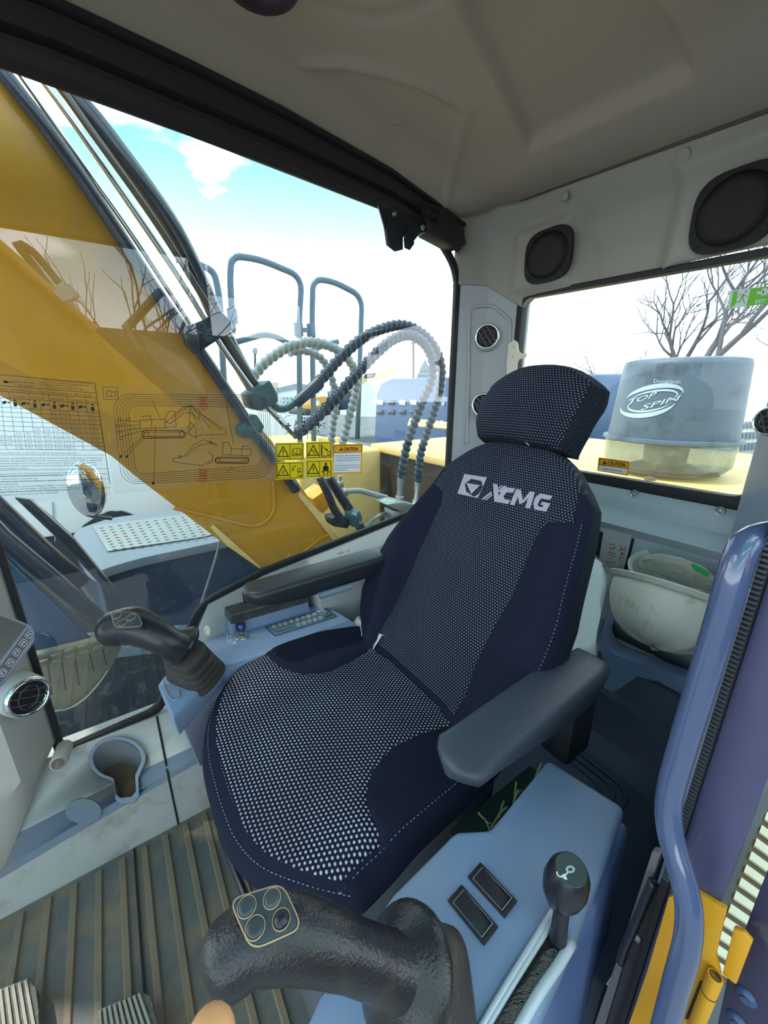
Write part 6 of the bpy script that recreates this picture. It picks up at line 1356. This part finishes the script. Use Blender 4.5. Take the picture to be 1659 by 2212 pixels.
# pre-cleaner on the deck
pc = thing('air_precleaner', 'big grey cylindrical air pre-cleaner with white lettering outside the rear window', 'air cleaner', (2.1, .70, .715))
def X2(a, b): return at(a, b, X=2.0)
dl_ = (X2(1312, 940) - V((0, 0, CH))).to_2d().normalized(); dr_ = (X2(1603, 940) - V((0, 0, CH))).to_2d().normalized()
bis = (dl_ + dr_).normalized(); DD = 2.35; R0 = DD * math.sin(math.acos(dl_.dot(dr_)) / 2); cc = V((bis.x * DD, bis.y * DD, 0))
fr_ = cc - V((bis.x, bis.y, 0)) * R0; nn_ = V((bis.x, bis.y, 0)); zt_, zb_ = onp(1465, 775, fr_, nn_).z, onp(1465, 955, fr_, nn_).z
MB().lathe([(0, zt_ + .012), (R0 * .80, zt_ + .010), (R0 * .9, zt_ + .002), (R0 * .925, zt_ - .02), (R0 * 1.0, zb_)], cc, (0, 0, 1), 64).build('housing', M_donut, pc, smooth=60)
MB().lathe([(R0 * 1.0, zb_ + .004), (R0 * 1.07, zb_), (R0 * 1.08, zb_ - .012), (R0 * 1.03, zb_ - .018)], cc, (0, 0, 1), 64).build('rim', M_donut, pc, smooth=40)
MB().lathe([(R0 * 1.02, zb_ - .015), (R0 * 1.0, zb_ - .12), (R0 * .9, zb_ - .15), (R0 * .4, zb_ - .155)], cc, (0, 0, 1), 48).build('clear_bowl', M_bowl, pc, smooth=60, label='smoky clear dust bowl')
MB().lathe([(R0 * .36, zb_ - .02), (R0 * .34, .74), (R0 * .42, .74)], cc, (0, 0, 1), 32).build('stem', mat('stem_beige', (206, 190, 160), .5), pc)
MB().lathe([(R0 * .6, .7155), (R0 * .6, .74), (R0 * .40, .76)], cc, (0, 0, 1), 32).build('base', mat('stem_beige', (0, 0, 0)), pc)
def cyl(px_, py_, h=.0018):
    d = _f + _r * ((px_ - CX) / FPX) - _u * ((py_ - CY) / FPX); o = V((0, 0, CH)); r = R0 * .965 + h
    for _ in range(3):
        a = d.x ** 2 + d.y ** 2; b = 2 * ((o.x - cc.x) * d.x + (o.y - cc.y) * d.y); c3 = (o.x - cc.x) ** 2 + (o.y - cc.y) ** 2 - r * r
        t = (-b - math.sqrt(max(0, b * b - 4 * a * c3))) / (2 * a); p = o + d * t
        tz = (zt_ - .02 - p.z) / (zt_ - .02 - zb_); r = R0 * lerp(.925, 1.0, tz) + h
    return p
q = Ink(cyl)
q.text('Donaldson', 1411, 827, 8, xv=(.999, .02), yv=(.05, -1), wide=59, space=.95)
q.text('TOP', 1352, 876, 13, xv=(.96, -.29), yv=(.42, -.91), wide=66, shear=.1, off=.012); q.text('SPIN', 1382, 887, 13, xv=(.96, -.26), yv=(.42, -.91), wide=88, shear=.1, off=.012)
def cres(cx_, cy_, a, b, rot, t0, t1, w):
    P = []; n_ = 22
    for k_ in range(n_ + 1):
        t = math.radians(lerp(t0, t1, k_ / n_)); x = a * math.cos(t); y = b * math.sin(t); P.append((cx_ + x * math.cos(rot) - y * math.sin(rot), cy_ + x * math.sin(rot) + y * math.cos(rot)))
    for k_ in range(n_):
        q.line([P[k_], P[k_ + 1]], max(.8, w * math.sin(math.pi * (k_ + .5) / n_)))
cres(1414, 856, 62, 21, -.17, 195, 372, 10); cres(1412, 860, 52, 15, -.17, 200, 410, 4.5)
cres(1400, 875, 60, 21, -.17, 15, 192, 10); cres(1404, 872, 48, 15, -.17, 20, 225, 4.5)
q.build('lettering', M_logo2, pc, label='pale lettering Donaldson TOP SPIN with swooshes')
# blue hood of the machine parked behind
hdm = thing('blue_machine_hood', 'long dark blue engine hood with two rows of square vents, far behind the deck', 'hood', (4.8, 3.2, 0))
fX = lambda x: (lambda a, b: at(a, b, X=x))
slab(fX(4.5), [(812, 850), (822, 828), (842, 818), (1000, 814), (1350, 806), (1480, 812), (1480, 975), (1340, 985), (806, 975)], (2.0, 0, 0), 'hood_shell', M_hood, hdm, .05)
for r_ in range(2):
    for c_ in range(4):
        x = 815 + c_ * 24; y = 864 + r_ * 21; vv = slab(fX(4.493), [(x, y), (x + 13, y + .5), (x + 13, y + 11), (x, y + 10)], (-.012, 0, 0), 'vent_opening', M_white if r_ == 0 and c_ != 1 else M_pipe, hdm, .002)
for p in ((958, 873), (918, 912), (955, 912)): MB().lathe([(.035, 0), (.035, .01), (0, .014)], at(*p, X=4.49), (-1, 0, 0), 12).build('latch', M_metal, hdm)
# white machine with window grilles on the right, far right hood
wm2 = thing('white_machine', 'white rounded machine hood with rows of grille openings right of the pre-cleaner', 'machine', (3.9, .9, 0))
slab(fX(3.6), [(1560, 830), (1600, 828), (1630, 850), (1668, 905), (1700, 980), (1560, 1020)], (1.5, 0, 0), 'hood_shell', M_white, wm2, .02)
for r_ in range(3):
    for c_ in range(7):
        x = 1594 + c_ * 8 - r_ * 3; y = 912 + r_ * 23 - c_ * .5; slab(fX(3.594), [(x, y), (x + 5, y), (x + 4, y + 15), (x - 1, y + 15)], (-.01, 0, 0), 'grille_opening', mat('grille_grey', (120, 135, 155), .6), wm2)
# far buildings, machines, poles, trees
fb1 = thing('far_building', 'white low building with a paned window and sloping roof beyond the rails', 'building', (9, 22, -1.2))
fN = lambda a, b: at(a, b, Y=18)
slab(fN, [(540, 850), (560, 830), (602, 825), (602, 900), (540, 905)], (0, 3, 0), 'gable', mat('gable_tan', (214, 196, 178), .8), fb1); slab(fN, [(602, 845), (640, 838), (690, 842), (690, 905), (602, 905)], (0, 3, 0), 'wall', M_white, fb1)
slab(fN, [(598, 838), (640, 828), (694, 834), (694, 845), (640, 840), (600, 848)], (-0, -.1, 0), 'roof', mat('roof_grey', (150, 158, 170), .7), fb1)
w_ = slab(fy(17.9), [(609, 857), (632, 857), (632, 874), (609, 874)], (0, .05, 0), 'window', mat('far_pane', (160, 185, 205), .3), fb1)
m = MB()
for k_ in range(4): m.bar(at(609 + k_ * 7.6, 857, Y=17.85), at(609 + k_ * 7.6, 874, Y=17.85), .04, .04)
for k_ in range(3): m.bar(at(609, 857 + k_ * 8.5, Y=17.85), at(632, 857 + k_ * 8.5, Y=17.85), .04, .04)
m.build('muntin', M_white, w_)
fb2 = thing('far_building', 'tall plain white building edge behind the tan excavator arm', 'building', (12, 16, -1.2)); slab(fy(15), [(780, 822), (815, 815), (860, 822), (860, 900), (780, 900)], (0, 3, 0), 'wall', M_white, fb2)
ex_ = thing('far_excavator', 'small yellow excavator with dark tracks seen between the rails', 'excavator', (7, 14, -1.2))
slab(fy(12.5), [(672, 858), (706, 856), (722, 862), (722, 885), (672, 885)], (0, 1.2, 0), 'body', M_yel, ex_, .02); slab(fy(12.4), [(660, 884), (735, 884), (735, 896), (660, 898)], (0, 1.5, 0), 'track', M_dark, ex_, .03)
slab(fy(12.3), [(735, 845), (762, 842), (764, 884), (738, 886)], (0, 1.0, 0), 'cab', M_navyd, ex_, .02); slab(fy(12.35), [(680, 866), (690, 866), (690, 876), (680, 876)], (0, .05, 0), 'badge', M_swh, ex_)
sy = thing('distant_excavator', 'tan excavator arm with a black name plate, beyond the hose arches', 'boom', (9, 12, 1))
slab(fy(11), [(752, 835), (780, 812), (835, 796), (850, 782), (856, 802), (838, 815), (790, 825), (765, 846)], (0, .4, 0), 'arm', mat('arm_tan', (224, 196, 150), .6), sy, .01)
slab(fy(10.97), [(790, 808), (812, 806), (808, 815), (788, 817)], (0, .03, 0), 'name_plate', M_ink, sy); q = Ink(fy(10.95)); q.text('SANY', 792, 814.5, 5, xv=(1, -.06), wide=15); q.build('lettering', M_swh, sy)
for lab, x, y0_, y1_, yy in (('utility pole seen inside the hose arches', 893, 735, 850, 22), ('short utility pole left of the pale hoses', 551, 752, 830, 26)):
    t = thing('utility_pole', lab, 'pole', at(x, y1_, Y=yy)); MB().tube([at(x, y1_ + 40, Y=yy), at(x, y0_, Y=yy)], .07, 8).build('pole', M_bark, t); MB().bar(at(x - 5, y0_ + 7, Y=yy), at(x + 5, y0_ + 6, Y=yy), .08, .08).build('crossarm', M_bark, t)
    if x < 600: MB().bar(at(x, 752, Y=yy), at(x, 764, Y=yy), .22, .22).build('transformer', mat('roof_grey', (0, 0, 0)), t)
for i_ in range(5):
    a = at(540, 772 + i_ * 8, Y=26); b = at(980, 790 + i_ * 9, Y=22); P = [a.lerp(b, k_ / 10) - V((0, 0, 1.2 * math.sin(3.14 * k_ / 10) * .4)) for k_ in range(11)]
    tag(MB().tube(P, .012, 4).build('power_line', M_bark), ['topmost', 'second', 'middle', 'fourth', 'lowest'][i_] + ' of the thin overhead power lines behind the hoses', 'power line', 'overhead power lines')
def tree(label, base, h, seed, spread=.75, levels=5, r0=.16, lean=0):
    random.seed(seed); m = MB(); t = thing('bare_tree', label, 'tree', base); tr = MB()
    def br(p, d, L, r, lv):
        n = 3; P = [p]; q_ = d.copy()
        for i in range(n):
            q_ = (q_ + V((random.uniform(-.18, .18), random.uniform(-.18, .18), random.uniform(-.02, .14)))).normalized(); P.append(P[-1] + q_ * L / n)
        (tr if lv == levels else m).tube(P, [lerp(r, r * .6, i / n) for i in range(n + 1)], 5 if lv < levels else 8, cap=False)
        if lv > 0:
            for k in range(3 if lv > 1 else 2):
                a = random.uniform(0, 6.28); sp = random.uniform(.4, 1) * spread; x = q_.orthogonal().normalized(); y = q_.cross(x); nd = (q_ + (x * math.cos(a) + y * math.sin(a)) * sp).normalized()
                br(P[-1] if k else P[2], nd, L * random.uniform(.62, .86), r * .56, lv - 1)
    br(V(base), V((0, lean, 1)).normalized(), h * .34, r0, levels)
    tr.build('trunk', M_bark, t, smooth=60, weld=False); m.build('branches', M_bark, t, smooth=None, weld=False)
tb_ = at(1462, 900, X=13); tb_.z = -1.2
tree('large bare tree rising behind the pre-cleaner', tb_, 6.2, 11, .85, 6, .20)
tb_ = at(1330, 880, X=18); tb_.z = -1.2; tree('smaller bare tree between headrest and pre-cleaner', tb_, 4.2, 5, .8, 5, .10)
tb_ = at(1640, 880, X=22); tb_.z = -1.2; tree('bare tree at the right edge behind the white machine', tb_, 6.0, 9, .8, 5, .12)
tb_ = at(850, 860, Y=30); tb_.z = -1.2; tree('small bare tree on the horizon inside the hose arches', tb_, 4.8, 21, .8, 5, .1)
tb_ = at(575, 870, Y=24); tb_.z = -1.2; tree('pale bare bush in front of the far white building', tb_, 3.0, 22, .8, 4, .08)
ev = thing('evergreen', 'small dark evergreen top on the horizon beside the hoses', 'tree', at(918, 850, Y=26)); m = MB()
for k_ in range(5): m.lathe([(.0, .9), (.5 + .2 * k_, 0)], at(918, 790, Y=26) + V((0, 0, -.35 * k_ - .4)), (0, 0, 1), 14)
m.build('crown', mat('evergreen', (52, 92, 96), .9), ev)
# sunlit neighbour machine on the door side (mirrored in the side pane)
def mir(px_, py_, yv):
    p = at(px_, py_, Y=yv); p.y = 2 * 1.062 - p.y; return p
nb = thing('neighbour_boom', 'yellow boom of the machine parked on the door side, reflected in the side window', 'boom', (-.5, -3.4, -.5))
fm_ = lambda a, b: mir(a, b, 5.6)
slab(fm_, [(-260, 290), (0, 523), (60, 585), (190, 702), (300, 800), (430, 915), (330, 940), (200, 880), (0, 780), (-260, 640)], (0, -.5, 0), 'boom_box', M_yel, nb, .02)
MB().tube([mir(-60, 480, 5.5), mir(100, 618, 5.5), mir(205, 715, 5.5)], .05, 10).build('boom_pipe', M_yel, nb)
MB().tube(crom([mir(a, b, 5.5) for a, b in ((112, 625), (75, 575), (45, 540), (36, 528), (45, 527), (75, 548), (110, 590), (128, 612))], .05), .035, 10).build('looped_hose', M_pipe, nb, smooth=180)
slab(lambda a, b: mir(a, b, 5.4), [(115, 630), (135, 612), (150, 613), (170, 636), (160, 643), (135, 652)], (0, -.2, 0), 'valve_block', M_metal, nb)
nbx = thing('parked_machine', 'grey-brown body of the machine parked on the door side, reflected in the side window', 'machine', (1, -3.6, -1.2))
slab(lambda a, b: mir(a, b, 6.2), [(175, 704), (420, 722), (700, 740), (700, 1330), (-300, 1330), (-300, 660), (0, 780), (200, 870)], (0, -1.2, 0), 'body', mat('neighbour_grey', (56, 64, 66), .6), nbx)
MB().tube([mir(270, 712, 6.0), mir(345, 632, 6.0), mir(400, 625, 6.0)], .05, 8).build('guard_rail', M_pipe, nbx)
for i_, (x, s_) in enumerate(((235, 4), (320, 8), (425, 12))):
    p = mir(x, 760, 14 + i_ * 5); p.z = -1.2; tree('bare tree beyond the door side machine, %s' % ('nearest the yellow boom', 'in the middle', 'farthest rearward')[i_], p, 7.2, 30 + s_, .8, 4, .12)
